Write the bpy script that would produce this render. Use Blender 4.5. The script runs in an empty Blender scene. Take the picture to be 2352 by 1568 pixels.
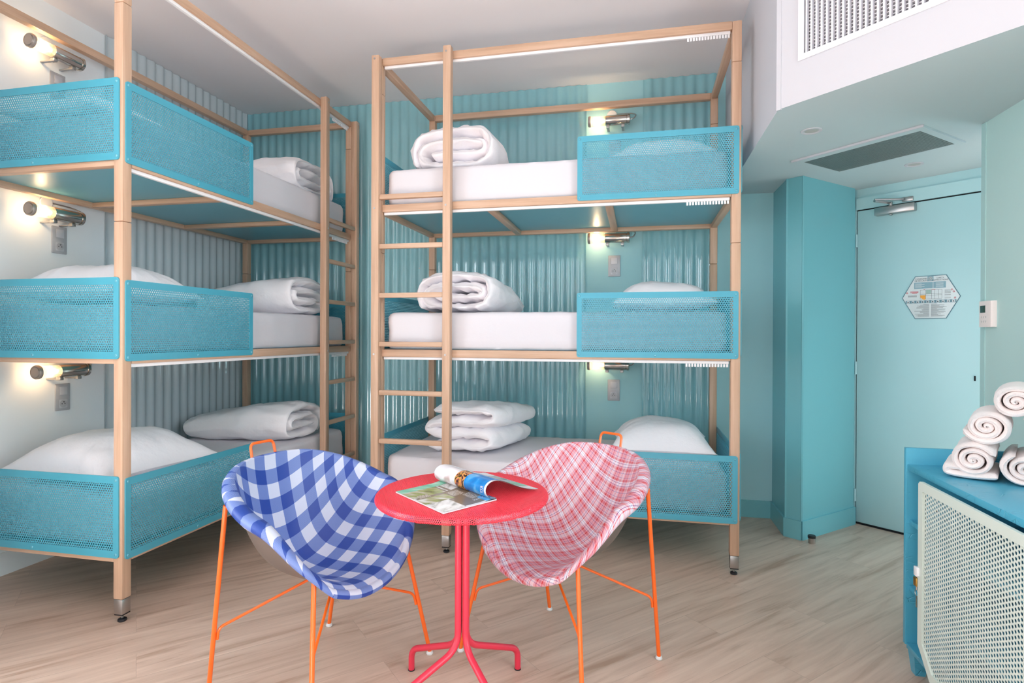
import bpy, bmesh, math, random
from math import sin, cos, pi, radians, sqrt, atan2, hypot
from mathutils import Vector, Matrix, noise
random.seed(7)
SC = bpy.context.scene
COL = SC.collection

# ------------------------------------------------------------------ camera
A, T, R = radians(12.3708), radians(0.2001), radians(0.2146)
CAM_H = 1.2419
F = Vector((-sin(A)*cos(T), cos(A)*cos(T), -sin(T)))
RT = Vector((cos(A), sin(A), 0)); UP = RT.cross(F)
R2 = RT*cos(R) + UP*sin(R); U2 = UP*cos(R) - RT*sin(R)
cam = bpy.data.cameras.new('camera'); camo = bpy.data.objects.new('camera', cam); COL.objects.link(camo)
camo.matrix_world = Matrix(((R2.x, U2.x, -F.x, 0), (R2.y, U2.y, -F.y, 0), (R2.z, U2.z, -F.z, CAM_H), (0, 0, 0, 1)))
cam.sensor_width = 36; cam.lens = 1321.3657/2352*36; cam.shift_y = -(784-772.838)/2352
cam.clip_start = .02
SC.camera = camo

# ------------------------------------------------------------------ world, lights, exposure
W = bpy.data.worlds.new('world'); SC.world = W; W.use_nodes = True
W.node_tree.nodes['Background'].inputs[0].default_value = (.75, .86, 1, 1)
W.node_tree.nodes['Background'].inputs[1].default_value = 1.0
SC.view_settings.view_transform = 'Standard'; SC.view_settings.look = 'None'
SC.view_settings.gamma = 1; SC.view_settings.use_curve_mapping = False
SC.cycles.max_bounces = 16; SC.cycles.diffuse_bounces = 10
SC.view_settings.exposure = -0.02
def area(name, loc, direction, sx, sy, power, color):
    l = bpy.data.lights.new(name, 'AREA'); l.shape = 'RECTANGLE'; l.size = sx; l.size_y = sy
    l.energy = power; l.color = color
    o = bpy.data.objects.new(name, l); COL.objects.link(o); o.location = loc
    o.rotation_euler = Vector(direction).to_track_quat('-Z', 'Y').to_euler()
    return o
WIN_L = (-0.75, 1.40, .70, 2.70)      # opening in the left wall: y0 y1 z0 z1
ADDED_WIN_F = (-2.0, .4, .25, 2.90)        # added fill opening behind the camera: x0 x1 z0 z1
XW, YW, YF, XR, ZC = -3.18, 4.20, -4.5, 1.536, 3.055
area('unseen_daylight', (XW-.24, .325, 1.7), (1, 0, 0), 2.15, 2.0, 95, (.87, .94, 1.0))
area('unseen_daylight', (-.8, YF-.24, 1.57), (0, 1, 0), 2.35, 2.6, 29, (.88, .94, 1.0))  # fill light for the added opening behind the camera
area('unseen_daylight', (XR+.36, .2, 1.55), (-1, 0, 0), 1.75, 2.5, 108, (.88, .94, 1.0))  # added fill from the right, brightens the left bunk's long side
sun = bpy.data.lights.new('sun', 'SUN'); sun.energy = 42; sun.angle = radians(1.5); sun.color = (.95, .97, 1.0)
so_ = bpy.data.objects.new('sun', sun); COL.objects.link(so_); so_.rotation_euler = Vector((-.10, 1.0, -.56)).to_track_quat('-Z', 'Y').to_euler()

# ------------------------------------------------------------------ materials
def srgb(h):
    if isinstance(h, str):
        h = h.lstrip('#'); h = [int(h[i:i+2], 16)/255 for i in (0, 2, 4)]
    return tuple(c/12.92 if c <= .04045 else ((c+.055)/1.055)**2.4 for c in h) + (1,)
class NT:
    def __init__(s, name):
        s.m = bpy.data.materials.new(name); s.m.use_nodes = True
        s.t = s.m.node_tree; s.b = s.t.nodes['Principled BSDF']
    def n(s, typ, **kw):
        nd = s.t.nodes.new('ShaderNode'+typ)
        for k, v in kw.items():
            if k.startswith('i_'):
                k = k[2:]; k = int(k) if k.isdigit() else k.replace('_', ' ')
                nd.inputs[k].default_value = v
            else: setattr(nd, k, v)
        return nd
    def l(s, a, b): s.t.links.new(a, b)
    def ramp(s, fac, stops, interp='LINEAR'):
        r = s.n('ValToRGB'); r.color_ramp.interpolation = interp
        e = r.color_ramp.elements
        while len(e) < len(stops): e.new(.5)
        for i, (p, c) in enumerate(stops): e[i].position = p; e[i].color = c
        s.l(fac, r.inputs[0]); return r.outputs[0]
    def math(s, op, a, b=None):
        m = s.n('Math', operation=op)
        for i, v in enumerate((a, b)):
            if v is None: continue
            if isinstance(v, (int, float)): m.inputs[i].default_value = v
            else: s.l(v, m.inputs[i])
        return m.outputs[0]
    def bump(s, h, strength, dist=.01):
        b = s.n('Bump', i_Strength=strength, i_Distance=dist); s.l(h, b.inputs['Height']); s.l(b.outputs[0], s.b.inputs['Normal'])
    def coords(s, kind='Object', scale=(1, 1, 1), rot=(0, 0, 0)):
        c = s.n('TexCoord'); m = s.n('Mapping'); m.inputs['Scale'].default_value = scale; m.inputs['Rotation'].default_value = rot
        s.l(c.outputs[kind], m.inputs[0]); return m.outputs[0]
def mat(name, col, rough=.5, metal=0, spec=.5, bump=None, emit=None, coat=0):
    k = NT(name); b = k.b
    b.inputs['Base Color'].default_value = srgb(col); b.inputs['Roughness'].default_value = rough
    b.inputs['Metallic'].default_value = metal; b.inputs['Specular IOR Level'].default_value = spec
    b.inputs['Coat Weight'].default_value = coat
    if bump:
        nz = k.n('TexNoise', i_Scale=bump[0], i_Detail=3); k.l(k.coords(), nz.inputs['Vector']); k.bump(nz.outputs[0], bump[1], .002)
    if emit:
        b.inputs['Emission Color'].default_value = srgb(emit[0]); b.inputs['Emission Strength'].default_value = emit[1]
    return k.m
def wood(name, scale):
    k = NT(name); v = k.coords('Object', scale)
    nz = k.n('TexNoise', i_Scale=1, i_Detail=4, i_Roughness=.6); k.l(v, nz.inputs['Vector'])
    c = k.ramp(nz.outputs[0], [(.3, srgb('#bd9a80')), (.5, srgb('#caa78c')), (.72, srgb('#d4b49c'))])
    k.l(c, k.b.inputs['Base Color']); k.b.inputs['Roughness'].default_value = .42
    k.bump(nz.outputs[0], .08, .002); return k.m
WOOD_Z = wood('beech_upright', (45, 45, 2.2)); WOOD_U = wood('beech_lengthwise', (2.2, 45, 45)); WOOD_V = wood('beech_crosswise', (45, 2.2, 45))
TEAL = mat('teal_powder_coat', '#4da5bb', .30, 0, .5)
TEALBOARD = mat('teal_bed_board', '#6aaaba', .38, 0, .5, (60, .1))
WHITEPL = mat('white_plastic', '#eeeef0', .4)
STEEL = mat('brushed_steel', '#b9b6b4', .32, 1)
CHROME = mat('polished_steel', '#c9c2ba', .16, 1)
SCREW = mat('screw_steel', '#9fb0b5', .35, 1)
BLACK = mat('black_rubber', '#1d1c20', .5)
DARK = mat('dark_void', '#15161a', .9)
ORANGE = mat('orange_lacquer', '#f2691c', .3, 0, .5, None, None, .3)
RED = mat('red_lacquer', '#e23a4b', .38)
REDT = mat('red_tube_lacquer', '#d8334a', .36)
TAUPE = mat('taupe_shell', '#6b625d', .45)
GLIDE = mat('pale_glide', '#d9d8d6', .45)
ALUP = mat('aluminium_plate', '#bcbdc2', .4, .25)
ALUP2 = mat('aluminium_insert', '#cdced3', .38, .2)
BRASS = mat('brass', '#c9a15a', .3, 1)
MINT = mat('mint_powder_coat', '#d3e0d7', .42)
CEILM = mat('ceiling_paint', '#eceaed', .9, 0, .2)
WHITEP = mat('white_paint', '#c9cad0', .7, 0, .3)
WALLW = mat('pale_wall_paint', '#eaeff2', .75, 0, .3)
SOFF = mat('soffit_paint', '#c3d2d5', .75, 0, .3)
TEALW = mat('teal_satin_paint', '#78bec7', .26, 0, .5)
TEALWALL = mat('teal_wall_paint', '#a6d7de', .55, 0, .4)
DOORM = mat('pale_aqua_paint', '#b0d8dd', .38, 0, .5)
AQUAW = mat('aqua_wall_paint', '#bddcd9', .6, 0, .3)
TRIMM = mat('aqua_trim', '#b5d8d6', .5)
THERM = mat('ivory_plastic', '#f0e6e2', .45)
LCD = mat('display_glass', '#3c5148', .2)
GREYPR = mat('grey_print', '#8d9396', .7)
SIGNW = mat('sign_face', '#c9d2d3', .22)
SIGNT = mat('sign_band', '#5f8795', .4)
SIGND = mat('sign_dark_print', '#3b4a52', .5)
SIGNR = mat('sign_red_print', '#c8525c', .5)
SIGNO = mat('sign_orange_print', '#f0a63a', .5)
SIGNE = mat('sign_edge', '#4d7a88', .4)
GRILLW = mat('white_grille', '#e6e7ec', .45)
GRILLG = mat('grey_mesh', '#8b9390', .4, .5)

def cloth(name, col, fine=900, amount=.12):
    k = NT(name); k.b.inputs['Base Color'].default_value = srgb(col); k.b.inputs['Roughness'].default_value = .85
    k.b.inputs['Specular IOR Level'].default_value = .2
    nz = k.n('TexNoise', i_Scale=14, i_Detail=5, i_Roughness=.55); k.l(k.coords(), nz.inputs['Vector'])
    k.bump(nz.outputs[0], amount, .02); return k.m
LINEN = cloth('white_cotton', '#f5f3f6', amount=.3)
SHEET = cloth('white_sheet', '#dad8dd', amount=.1)
def terry():
    k = NT('white_terry'); k.b.inputs['Base Color'].default_value = srgb('#f3ecea'); k.b.inputs['Roughness'].default_value = .95
    k.b.inputs['Specular IOR Level'].default_value = .1
    nz = k.n('TexNoise', i_Scale=260, i_Detail=2); k.l(k.coords(), nz.inputs['Vector']); k.bump(nz.outputs[0], .5, .004); return k.m
TERRY = terry()
def corrugated(name, col):
    k = NT(name); b = k.b
    b.inputs['Base Color'].default_value = srgb(col); b.inputs['Roughness'].default_value = .09
    b.inputs['Specular IOR Level'].default_value = 1.0; b.inputs['Coat Weight'].default_value = .6; b.inputs['Coat Roughness'].default_value = .05
    nz = k.n('TexNoise', i_Scale=1, i_Detail=2); k.l(k.coords('Object', (90, 90, 1.5)), nz.inputs['Vector']); k.bump(nz.outputs[0], .06, .002)
    tr = k.n('BsdfTransparent'); mx = k.n('MixShader'); mx.inputs[0].default_value = .22
    out = k.t.nodes['Material Output']; k.l(b.outputs[0], mx.inputs[1]); k.l(tr.outputs[0], mx.inputs[2]); k.l(mx.outputs[0], out.inputs[0])
    return k.m
CORR_T = corrugated('aqua_clear_plastic', '#9dd6df'); CORR_W = corrugated('pale_clear_plastic', '#dde7eb')
def glass_tube():
    k = NT('ribbed_glass'); tr = k.n('BsdfTransparent'); tr.inputs[0].default_value = (1, .93, .82, 1)
    tl = k.n('BsdfTranslucent'); tl.inputs[0].default_value = (1, .95, .88, 1)
    gl = k.n('BsdfGlossy', i_Roughness=.15)
    m1 = k.n('MixShader'); m1.inputs[0].default_value = .12; m2 = k.n('MixShader'); m2.inputs[0].default_value = .1
    k.l(tr.outputs[0], m1.inputs[1]); k.l(tl.outputs[0], m1.inputs[2]); k.l(m1.outputs[0], m2.inputs[1]); k.l(gl.outputs[0], m2.inputs[2])
    k.l(m2.outputs[0], k.t.nodes['Material Output'].inputs[0]); return k.m
GLASS = glass_tube()
CAPM = mat('satin_steel', '#b3a79f', .4, .5)
BULB = mat('glowing_bulb', '#ffd9a0', .5, emit=('#ffd79c', 3.5))
def floor_mat():
    k = NT('oak_laminate'); rot = (0, 0, radians(-45.5+0))
    v = k.coords('Object', (1, 1, 1), rot)
    br = k.n('TexBrick', offset=.37, offset_frequency=2, squash=1)
    for nm, val in (('Scale', 1.0), ('Mortar Size', .0012), ('Mortar Smooth', .2), ('Bias', 0.0), ('Brick Width', 1.25), ('Row Height', .19)): br.inputs[nm].default_value = val
    br.inputs['Color1'].default_value = (.2, .2, .2, 1); br.inputs['Color2'].default_value = (.8, .8, .8, 1); br.inputs['Mortar'].default_value = (.5, .5, .5, 1)
    k.l(v, br.inputs['Vector'])
    # per plank shift of the grain
    sep = k.n('SeparateXYZ'); k.l(v, sep.inputs[0])
    bw = k.n('RGBToBW'); k.l(br.outputs['Color'], bw.inputs[0])
    cmb = k.n('CombineXYZ'); k.l(k.math('MULTIPLY', sep.outputs[0], 1.3), cmb.inputs[0]); k.l(k.math('MULTIPLY', sep.outputs[1], 16.0), cmb.inputs[1]); k.l(k.math('MULTIPLY', bw.outputs[0], 37.0), cmb.inputs[2])
    nz = k.n('TexNoise', i_Scale=1.4, i_Detail=6, i_Roughness=.62, i_Distortion=.6); k.l(cmb.outputs[0], nz.inputs['Vector'])
    c = k.ramp(nz.outputs[0], [(.30, srgb('#b3947f')), (.45, srgb('#ccb09d')), (.60, srgb('#d8bdaa')), (.8, srgb('#dfc7b4'))])
    # low frequency tone + plank tone
    nz2 = k.n('TexNoise', i_Scale=1.6, i_Detail=2); k.l(v, nz2.inputs['Vector'])
    mx = k.n('Mix', data_type='RGBA', blend_type='MULTIPLY'); mx.inputs[0].default_value = 1
    tone = k.ramp(bw.outputs[0], [(.2, (.90, .89, .88, 1)), (.8, (1, 1, 1, 1))])
    k.l(c, mx.inputs[6]); k.l(tone, mx.inputs[7])
    mo = k.n('Mix', data_type='RGBA', blend_type='MIX'); k.l(k.math('MULTIPLY', br.outputs['Fac'], .35), mo.inputs[0]); k.l(mx.outputs[2], mo.inputs[6]); mo.inputs[7].default_value = srgb('#8f7a6c')
    k.l(mo.outputs[2], k.b.inputs['Base Color']); k.b.inputs['Roughness'].default_value = .33; k.b.inputs['Specular IOR Level'].default_value = .45
    k.bump(nz.outputs[0], .04, .003); return k.m
FLOORM = floor_mat()
def osb():
    k = NT('teal_painted_strand_board'); k.b.inputs['Base Color'].default_value = srgb('#4ba6c2'); k.b.inputs['Roughness'].default_value = .34
    vo = k.n('TexVoronoi', i_Scale=1, feature='DISTANCE_TO_EDGE'); k.l(k.coords('Object', (14, 34, 34), (.6, .5, .9)), vo.inputs['Vector'])
    nz = k.n('TexNoise', i_Scale=9, i_Detail=2); k.l(k.coords(), nz.inputs['Vector'])
    e = k.ramp(vo.outputs['Distance'], [(0, (0, 0, 0, 1)), (.035, (1, 1, 1, 1))])
    msk = k.ramp(nz.outputs[0], [(.52, (1, 1, 1, 1)), (.6, (0, 0, 0, 1))])
    h = k.math('MAXIMUM', e, msk); k.bump(h, .6, .003); return k.m
OSB = osb()
def uvscaled(k, sx, sy):
    c = k.n('UVMap'); sep = k.n('SeparateXYZ'); k.l(c.outputs[0], sep.inputs[0])
    return k.math('FRACT', k.math('MULTIPLY', sep.outputs[0], sx)), k.math('FRACT', k.math('MULTIPLY', sep.outputs[1], sy)), sep
def weave(k, sep):
    a = k.math('SINE', k.math('MULTIPLY', sep.outputs[0], 2600.0)); b = k.math('SINE', k.math('MULTIPLY', sep.outputs[1], 2600.0))
    return k.math('MULTIPLY', a, b)
def gingham():
    k = NT('blue_gingham_weave'); u, v, sep = uvscaled(k, 1/.102, 1/.110)
    wv = weave(k, sep)
    a = k.math('GREATER_THAN', u, .5); b = k.math('GREATER_THAN', v, .5)
    s = k.math('MULTIPLY', k.math('ADD', a, b), .5)
    # thread speckle on the half tone squares
    mid = k.math('SUBTRACT', 1.0, k.math('ABSOLUTE', k.math('SUBTRACT', k.math('MULTIPLY', s, 2.0), 1.0)))
    s2 = k.math('ADD', s, k.math('MULTIPLY', k.math('MULTIPLY', wv, mid), .16))
    c = k.ramp(s2, [(0, srgb('#c6ccdc')), (.5, srgb('#617ab8')), (1, srgb('#1f4295'))])
    k.l(c, k.b.inputs['Base Color']); k.b.inputs['Roughness'].default_value = .42; k.bump(wv, .15, .001); return k.m
def plaid():
    k = NT('red_plaid_weave'); u, v, sep = uvscaled(k, 1/.078, 1/.072); wv = weave(k, sep)
    wht, red, blu, pnk = srgb('#d9d6de'), srgb('#bd2a32'), srgb('#3c4190'), srgb('#d29aa4')
    su = [(0, wht), (.10, red), (.135, wht), (.20, blu), (.225, wht), (.30, pnk), (.44, red), (.50, pnk), (.60, blu), (.62, pnk), (.74, red), (.80, pnk), (.90, wht)]
    sv = [(0, pnk), (.10, blu), (.13, pnk), (.22, red), (.36, pnk), (.44, blu), (.47, wht), (.58, blu), (.61, wht), (.68, red), (.80, pnk), (.88, blu), (.91, pnk)]
    a = k.ramp(u, su, 'CONSTANT'); b = k.ramp(v, sv, 'CONSTANT')
    mx = k.n('Mix', data_type='RGBA'); k.l(k.math('ADD', k.math('MULTIPLY', wv, .22), .5), mx.inputs[0]); k.l(a, mx.inputs[6]); k.l(b, mx.inputs[7])
    k.l(mx.outputs[2], k.b.inputs['Base Color']); k.b.inputs['Roughness'].default_value = .42; k.bump(wv, .15, .001); return k.m
GINGHAM = gingham(); PLAID = plaid()
def print_mat(name, stops, scale, detail=4):
    k = NT(name); nz = k.n('TexNoise', i_Scale=1, i_Detail=detail); k.l(k.coords('Object', scale), nz.inputs['Vector'])
    k.l(k.ramp(nz.outputs[0], [(p, srgb(c)) for p, c in stops]), k.b.inputs['Base Color']); k.b.inputs['Roughness'].default_value = .22; return k.m
PR_GREEN = print_mat('landscape_print', [(.3, '#5c5a3a'), (.45, '#8f9a55'), (.55, '#a9a58a'), (.7, '#d9dbd8')], (14, 30, 10))
PR_LAGOON = print_mat('lagoon_print', [(.3, '#5fae93'), (.55, '#8ccab0'), (.75, '#c6d9d0')], (12, 30, 10))
PR_FALLS = print_mat('waterfall_print', [(.35, '#8f8f88'), (.5, '#d8d9d8'), (.7, '#f2f2f2')], (40, 14, 10), 6)
PR_BROWN = mat('taupe_page', '#7f7263', .24)
PR_TEXT = print_mat('small_print_block', [(.45, '#8d8377'), (.55, '#c2b9ad')], (220, 220, 10), 2)
PR_SEA = print_mat('sea_print', [(.3, '#0d4f9c'), (.5, '#1f86cf'), (.68, '#8fd0e6'), (.8, '#e8f3f6')], (10, 16, 10))
PR_PORT = print_mat('pale_portrait_print', [(.35, '#d5d3d8'), (.55, '#e9e6ea'), (.62, '#b08f86'), (.72, '#e8e2e4')], (9, 9, 9), 2)
PR_ANIM = print_mat('patterned_print', [(.42, '#3d2a20'), (.5, '#d9a34a'), (.58, '#c96f5a'), (.66, '#2d2420')], (90, 90, 40), 1)
PAPER = mat('glossy_paper', '#dfe2e4', .25)
PR_GREY = print_mat('misty_print', [(.35, '#6b7a76'), (.5, '#a8b5b6'), (.7, '#d5dcdf')], (14, 10, 10))

# ------------------------------------------------------------------ mesh helpers
class MB:
    def __init__(s, mir=1): s.v = []; s.f = []; s.uv = None; s.mir = mir; s.mi = []
    def add(s, vs, fs, m=0):
        o = len(s.v); s.v += [tuple(p) for p in vs]; s.f += [tuple(i+o for i in f) for f in fs]; s.mi += [m]*len(fs); return s
    def box(s, x0, x1, y0, y1, z0, z1, bev=0, m=0):
        if x0 > x1: x0, x1 = x1, x0
        if y0 > y1: y0, y1 = y1, y0
        if z0 > z1: z0, z1 = z1, z0
        if not bev:
            vs = [(x, y, z) for z in (z0, z1) for y in (y0, y1) for x in (x0, x1)]
            return s.add(vs, [(0, 2, 3, 1), (4, 5, 7, 6), (0, 1, 5, 4), (2, 6, 7, 3), (0, 4, 6, 2), (1, 3, 7, 5)], m)
        bm = bmesh.new(); bmesh.ops.create_cube(bm, size=1)
        for v in bm.verts: v.co = Vector(((x0+x1)/2+v.co.x*(x1-x0), (y0+y1)/2+v.co.y*(y1-y0), (z0+z1)/2+v.co.z*(z1-z0)))
        b = min(bev, (x1-x0)*.45, (y1-y0)*.45, (z1-z0)*.45)
        bmesh.ops.bevel(bm, geom=bm.edges[:], offset=b, segments=2, profile=.5, affect='EDGES')
        return s.bm(bm, m)
    def bm(s, bm, m=0):
        bm.verts.index_update(); s.add([v.co[:] for v in bm.verts], [[v.index for v in f.verts] for f in bm.faces], m); bm.free(); return s
    def prism(s, poly, z0, z1, m=0):
        a = sum(poly[i][0]*poly[(i+1) % len(poly)][1]-poly[(i+1) % len(poly)][0]*poly[i][1] for i in range(len(poly)))
        if a < 0: poly = poly[::-1]
        n = len(poly)
        return s.add([(x, y, z0) for x, y in poly]+[(x, y, z1) for x, y in poly],
                     [tuple(range(n))[::-1], tuple(range(n, 2*n))]+[(i, (i+1) % n, (i+1) % n+n, i+n) for i in range(n)], m)
    def tube(s, path, r, seg=12, cap=True, m=0):
        P = [Vector(p) for p in path]; n = len(P); rr = r if isinstance(r, (list, tuple)) else [r]*n
        d0 = (P[1]-P[0]).normalized(); up = Vector((0, 0, 1)) if abs(d0.z) < .9 else Vector((1, 0, 0))
        a = d0.cross(up).normalized(); vs = []
        for i in range(n):
            d = (P[min(i+1, n-1)]-P[max(i-1, 0)]).normalized()
            a = (a-d*a.dot(d)).normalized(); b = d.cross(a)
            for k in range(seg):
                t = 2*pi*k/seg; vs.append(P[i]+(a*cos(t)+b*sin(t))*rr[i])
        fs = [(i*seg+k, i*seg+(k+1) % seg, (i+1)*seg+(k+1) % seg, (i+1)*seg+k) for i in range(n-1) for k in range(seg)]
        if cap: fs += [tuple(range(seg))[::-1], tuple((n-1)*seg+k for k in range(seg))]
        return s.add(vs, fs, m)
    def lathe(s, prof, origin, axis=(0, 0, 1), seg=24, m=0):   # prof: (radius, height along axis)
        ax = Vector(axis).normalized(); up = Vector((0, 0, 1)) if abs(ax.z) < .9 else Vector((1, 0, 0))
        a = ax.cross(up).normalized(); b = ax.cross(a); o = Vector(origin); vs = []
        for r, h in prof:
            for k in range(seg):
                t = 2*pi*k/seg; vs.append(o+ax*h+(a*cos(t)+b*sin(t))*max(r, 1e-5))
        n = len(prof)
        fs = [(i*seg+k, i*seg+(k+1) % seg, (i+1)*seg+(k+1) % seg, (i+1)*seg+k) for i in range(n-1) for k in range(seg)]
        return s.add(vs, fs, m)
    def grid(s, fn, nu, nv, m=0, flip=False):
        vs = [fn(i/nu, j/nv) for j in range(nv+1) for i in range(nu+1)]
        q = lambda i, j: j*(nu+1)+i
        fs = [(q(i, j), q(i+1, j), q(i+1, j+1), q(i, j+1)) for j in range(nv) for i in range(nu)]
        if flip: fs = [f[::-1] for f in fs]
        return s.add(vs, fs, m)
    def data(s, name, mats, smooth=35):
        me = bpy.data.meshes.new(name)
        vs = s.v if s.mir > 0 else [(x, -y, z) for x, y, z in s.v]
        fs = s.f if s.mir > 0 else [f[::-1] for f in s.f]
        me.from_pydata(vs, [], fs)
        for m in (mats if isinstance(mats, (list, tuple)) else [mats]): me.materials.append(m)
        if any(s.mi): me.polygons.foreach_set('material_index', s.mi)
        if s.uv:
            ul = me.uv_layers.new(name='UVMap')
            for lp in me.loops: ul.data[lp.index].uv = s.uv[lp.vertex_index]
        me.update()
        if smooth:
            me.shade_smooth()
            if smooth < 180: me.set_sharp_from_angle(angle=radians(smooth))
        return me
    def build(s, name, mats, parent=None, smooth=35, loc=None, rotz=0):
        return link(name, s.data(name, mats, smooth), parent, loc, rotz)
def link(name, me, parent=None, loc=None, rotz=0):
    o = bpy.data.objects.new(name, me); COL.objects.link(o)
    if parent: o.parent = parent
    if loc is not None: o.location = loc
    if rotz: o.rotation_euler = (0, 0, rotz)
    return o
def tag(o, label=None, cat=None, group=None, kind=None):
    if label: o['label'] = label
    if cat: o['category'] = cat
    if group: o['group'] = group
    if kind: o['kind'] = kind
    return o
def thing(name, label, cat, loc=(0, 0, 0), rotz=0, group=None):
    o = bpy.data.objects.new(name, None); COL.objects.link(o); o.empty_display_size = .1
    o.location = loc; o.rotation_euler = (0, 0, rotz)
    return tag(o, label, cat, group)
def struct(o): o['kind'] = 'structure'; return o
def copy_tree(o, parent=None, loc=None, rotz=None, **kw):
    c = o.copy(); COL.objects.link(c)
    if parent: c.parent = parent
    if loc is not None: c.location = loc
    if rotz is not None: c.rotation_euler = (0, 0, rotz)
    if kw: tag(c, **kw)
    for ch in list(o.children): copy_tree(ch, c)
    return c
def chaikin(P, n=2):
    P = [Vector(p) for p in P]
    for _ in range(n):
        Q = [P[0]]
        for a, b in zip(P, P[1:]): Q += [a*.75+b*.25, a*.25+b*.75]
        P = Q+[P[-1]]
    return P
def arc_path(P, r, n=6):          # polyline with rounded corners
    P = [Vector(p) for p in P]; out = [P[0]]
    for i in range(1, len(P)-1):
        a = (P[i-1]-P[i]); b = (P[i+1]-P[i]); rr = min(r, a.length*.48, b.length*.48)
        p0 = P[i]+a.normalized()*rr; p1 = P[i]+b.normalized()*rr
        for k in range(n+1):
            t = k/n; out.append(p0*(1-t)**2+P[i]*2*t*(1-t)+p1*t*t)
    return out+[P[-1]]
def hexsheet(inside, x0, x1, y0, y1, p, r, thick, fn=lambda x, y, z: (x, y, z), seg=12, back=True, mb=None):
    """perforated sheet: staggered round holes as real openings"""
    mb = mb or MB(); R = p/sqrt(3); rows = int((y1-y0)/(p*sqrt(3)/2))+2; cols = int((x1-x0)/p)+2
    for j in range(rows):
        cy = y0+j*p*sqrt(3)/2
        for i in range(cols):
            cx = x0+(i+.5*(j % 2))*p
            if not inside(cx, cy): continue
            vs = []
            for z in (0, -thick):
                for k in range(seg):
                    t = 2*pi*k/seg+pi/6
                    m = (k*6/seg) % 1
                    rr = R if m < 1e-6 else R*cos(pi/6)/cos((m-.5)*pi/3)
                    vs.append(fn(cx+rr*cos(t), cy+rr*sin(t), z))
                for k in range(seg):
                    t = 2*pi*k/seg+pi/6; vs.append(fn(cx+r*cos(t), cy+r*sin(t), z))
            n = seg; fs = []
            for k in range(n):
                l = (k+1) % n
                fs += [(k, l, n+l, n+k), (n+k, n+l, 3*n+l, 3*n+k)]
                if back: fs.append((2*n+l, 2*n+k, 3*n+k, 3*n+l))
            mb.add(vs, fs)
    return mb
def rounded_rect(x0, x1, y0, y1, r, n=6):
    out = []
    for cx, cy, a in ((x1-r, y0+r, -90), (x1-r, y1-r, 0), (x0+r, y1-r, 90), (x0+r, y0+r, 180)):
        for k in range(n+1):
            t = radians(a+90*k/n); out.append((cx+r*cos(t), cy+r*sin(t)))
    return out
def frame_ring(mb, outer, inner, z0, z1, ax=lambda x, y, z: (x, y, z)):
    n = len(outer)
    vs = [ax(x, y, z) for z in (z0, z1) for P in (outer, inner) for x, y in P]
    fs = []
    for i in range(n):
        j = (i+1) % n
        fs += [(i, n+i, n+j, j), (2*n+i, 2*n+j, 3*n+j, 3*n+i), (i, j, 2*n+j, 2*n+i), (n+j, n+i, 3*n+i, 3*n+j)]
    return mb.add(vs, fs)
def text_mesh(body, size, mb, fn, m=0, align='CENTER'):
    cu = bpy.data.curves.new('t', 'FONT'); cu.body = body; cu.size = size; cu.align_x = align; cu.resolution_u = 2
    o = bpy.data.objects.new('t', cu); COL.objects.link(o)
    dg = bpy.context.evaluated_depsgraph_get(); me = bpy.data.meshes.new_from_object(o.evaluated_get(dg))
    mb.add([fn(v.co.x, v.co.y) for v in me.vertices], [list(p.vertices) for p in me.polygons], m)
    bpy.data.objects.remove(o); bpy.data.curves.remove(cu); bpy.data.meshes.remove(me)

# ------------------------------------------------------------------ room shell
struct(MB().box(XW-.15, 2.6, YF-.15, 4.5, -.1, 0).build('floor', FLOORM, smooth=0))
struct(MB().box(XW-.15, 2.6, YF-.15, 4.5, ZC, ZC+.1).build('ceiling', CEILM, smooth=0))
y0, y1, z0, z1 = WIN_L
m = MB().box(XW-.15, XW, YF-.15, y0, 0, ZC).box(XW-.15, XW, y1, 4.5, 0, ZC).box(XW-.15, XW, y0, y1, 0, z0).box(XW-.15, XW, y0, y1, z1, ZC)
struct(m.build('wall_left', WALLW, smooth=0))
x0, x1, z0f, z1f = ADDED_WIN_F
m = MB().box(XW, x0, YF-.15, YF, 0, ZC).box(x1, XR+.12, YF-.15, YF, 0, ZC).box(x0, x1, YF-.15, YF, 0, z0f).box(x0, x1, YF-.15, YF, z1f, ZC)
struct(m.build('wall_front', WALLW, smooth=0))
struct(MB().box(XW-.15, .90, YW, YW+.15, 0, ZC).build('wall_back', TEALWALL, smooth=0))
ADDED_WIN_R = (-.7, 1.1, .30, 2.80)        # added fill opening in the right wall: y0 y1 z0 z1
y0, y1, z0, z1 = ADDED_WIN_R
m = MB().box(XR, XR+.12, YF-.15, y0, 0, ZC).box(XR, XR+.12, y1, 3.034, 0, ZC).box(XR, XR+.12, y0, y1, 0, z0).box(XR, XR+.12, y0, y1, z1, ZC)
struct(m.build('wall_right', AQUAW, smooth=0))
struct(MB().box(XW-.01, -2.6, 1.42, 1.54, 0, ZC).build('added_shade_pier', WALLW, smooth=0))  # unseen pier, added to shade the end panels of the left bunk
def window(name, fn, a0, a1, z0, z1):
    o = struct(bpy.data.objects.new(name, None)); COL.objects.link(o)
    m = MB()
    for (p0, p1, q0, q1) in ((a0, a1, z0, z0+.06), (a0, a1, z1-.06, z1), (a0, a0+.06, z0, z1), (a1-.06, a1, z0, z1), ((a0+a1)/2-.045, (a0+a1)/2+.045, z0, z1)):
        fn(m, p0, p1, q0, q1)
    m.build('window_frame', WHITEP, o, 0)
window('window_1', lambda m, p0, p1, q0, q1: m.box(XW-.11, XW-.04, p0, p1, q0, q1), *WIN_L)
window('added_window_3', lambda m, p0, p1, q0, q1: m.box(XR+.04, XR+.11, p0, p1, q0, q1), *ADDED_WIN_R)  # unseen window, added to let in fill from the right
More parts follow.
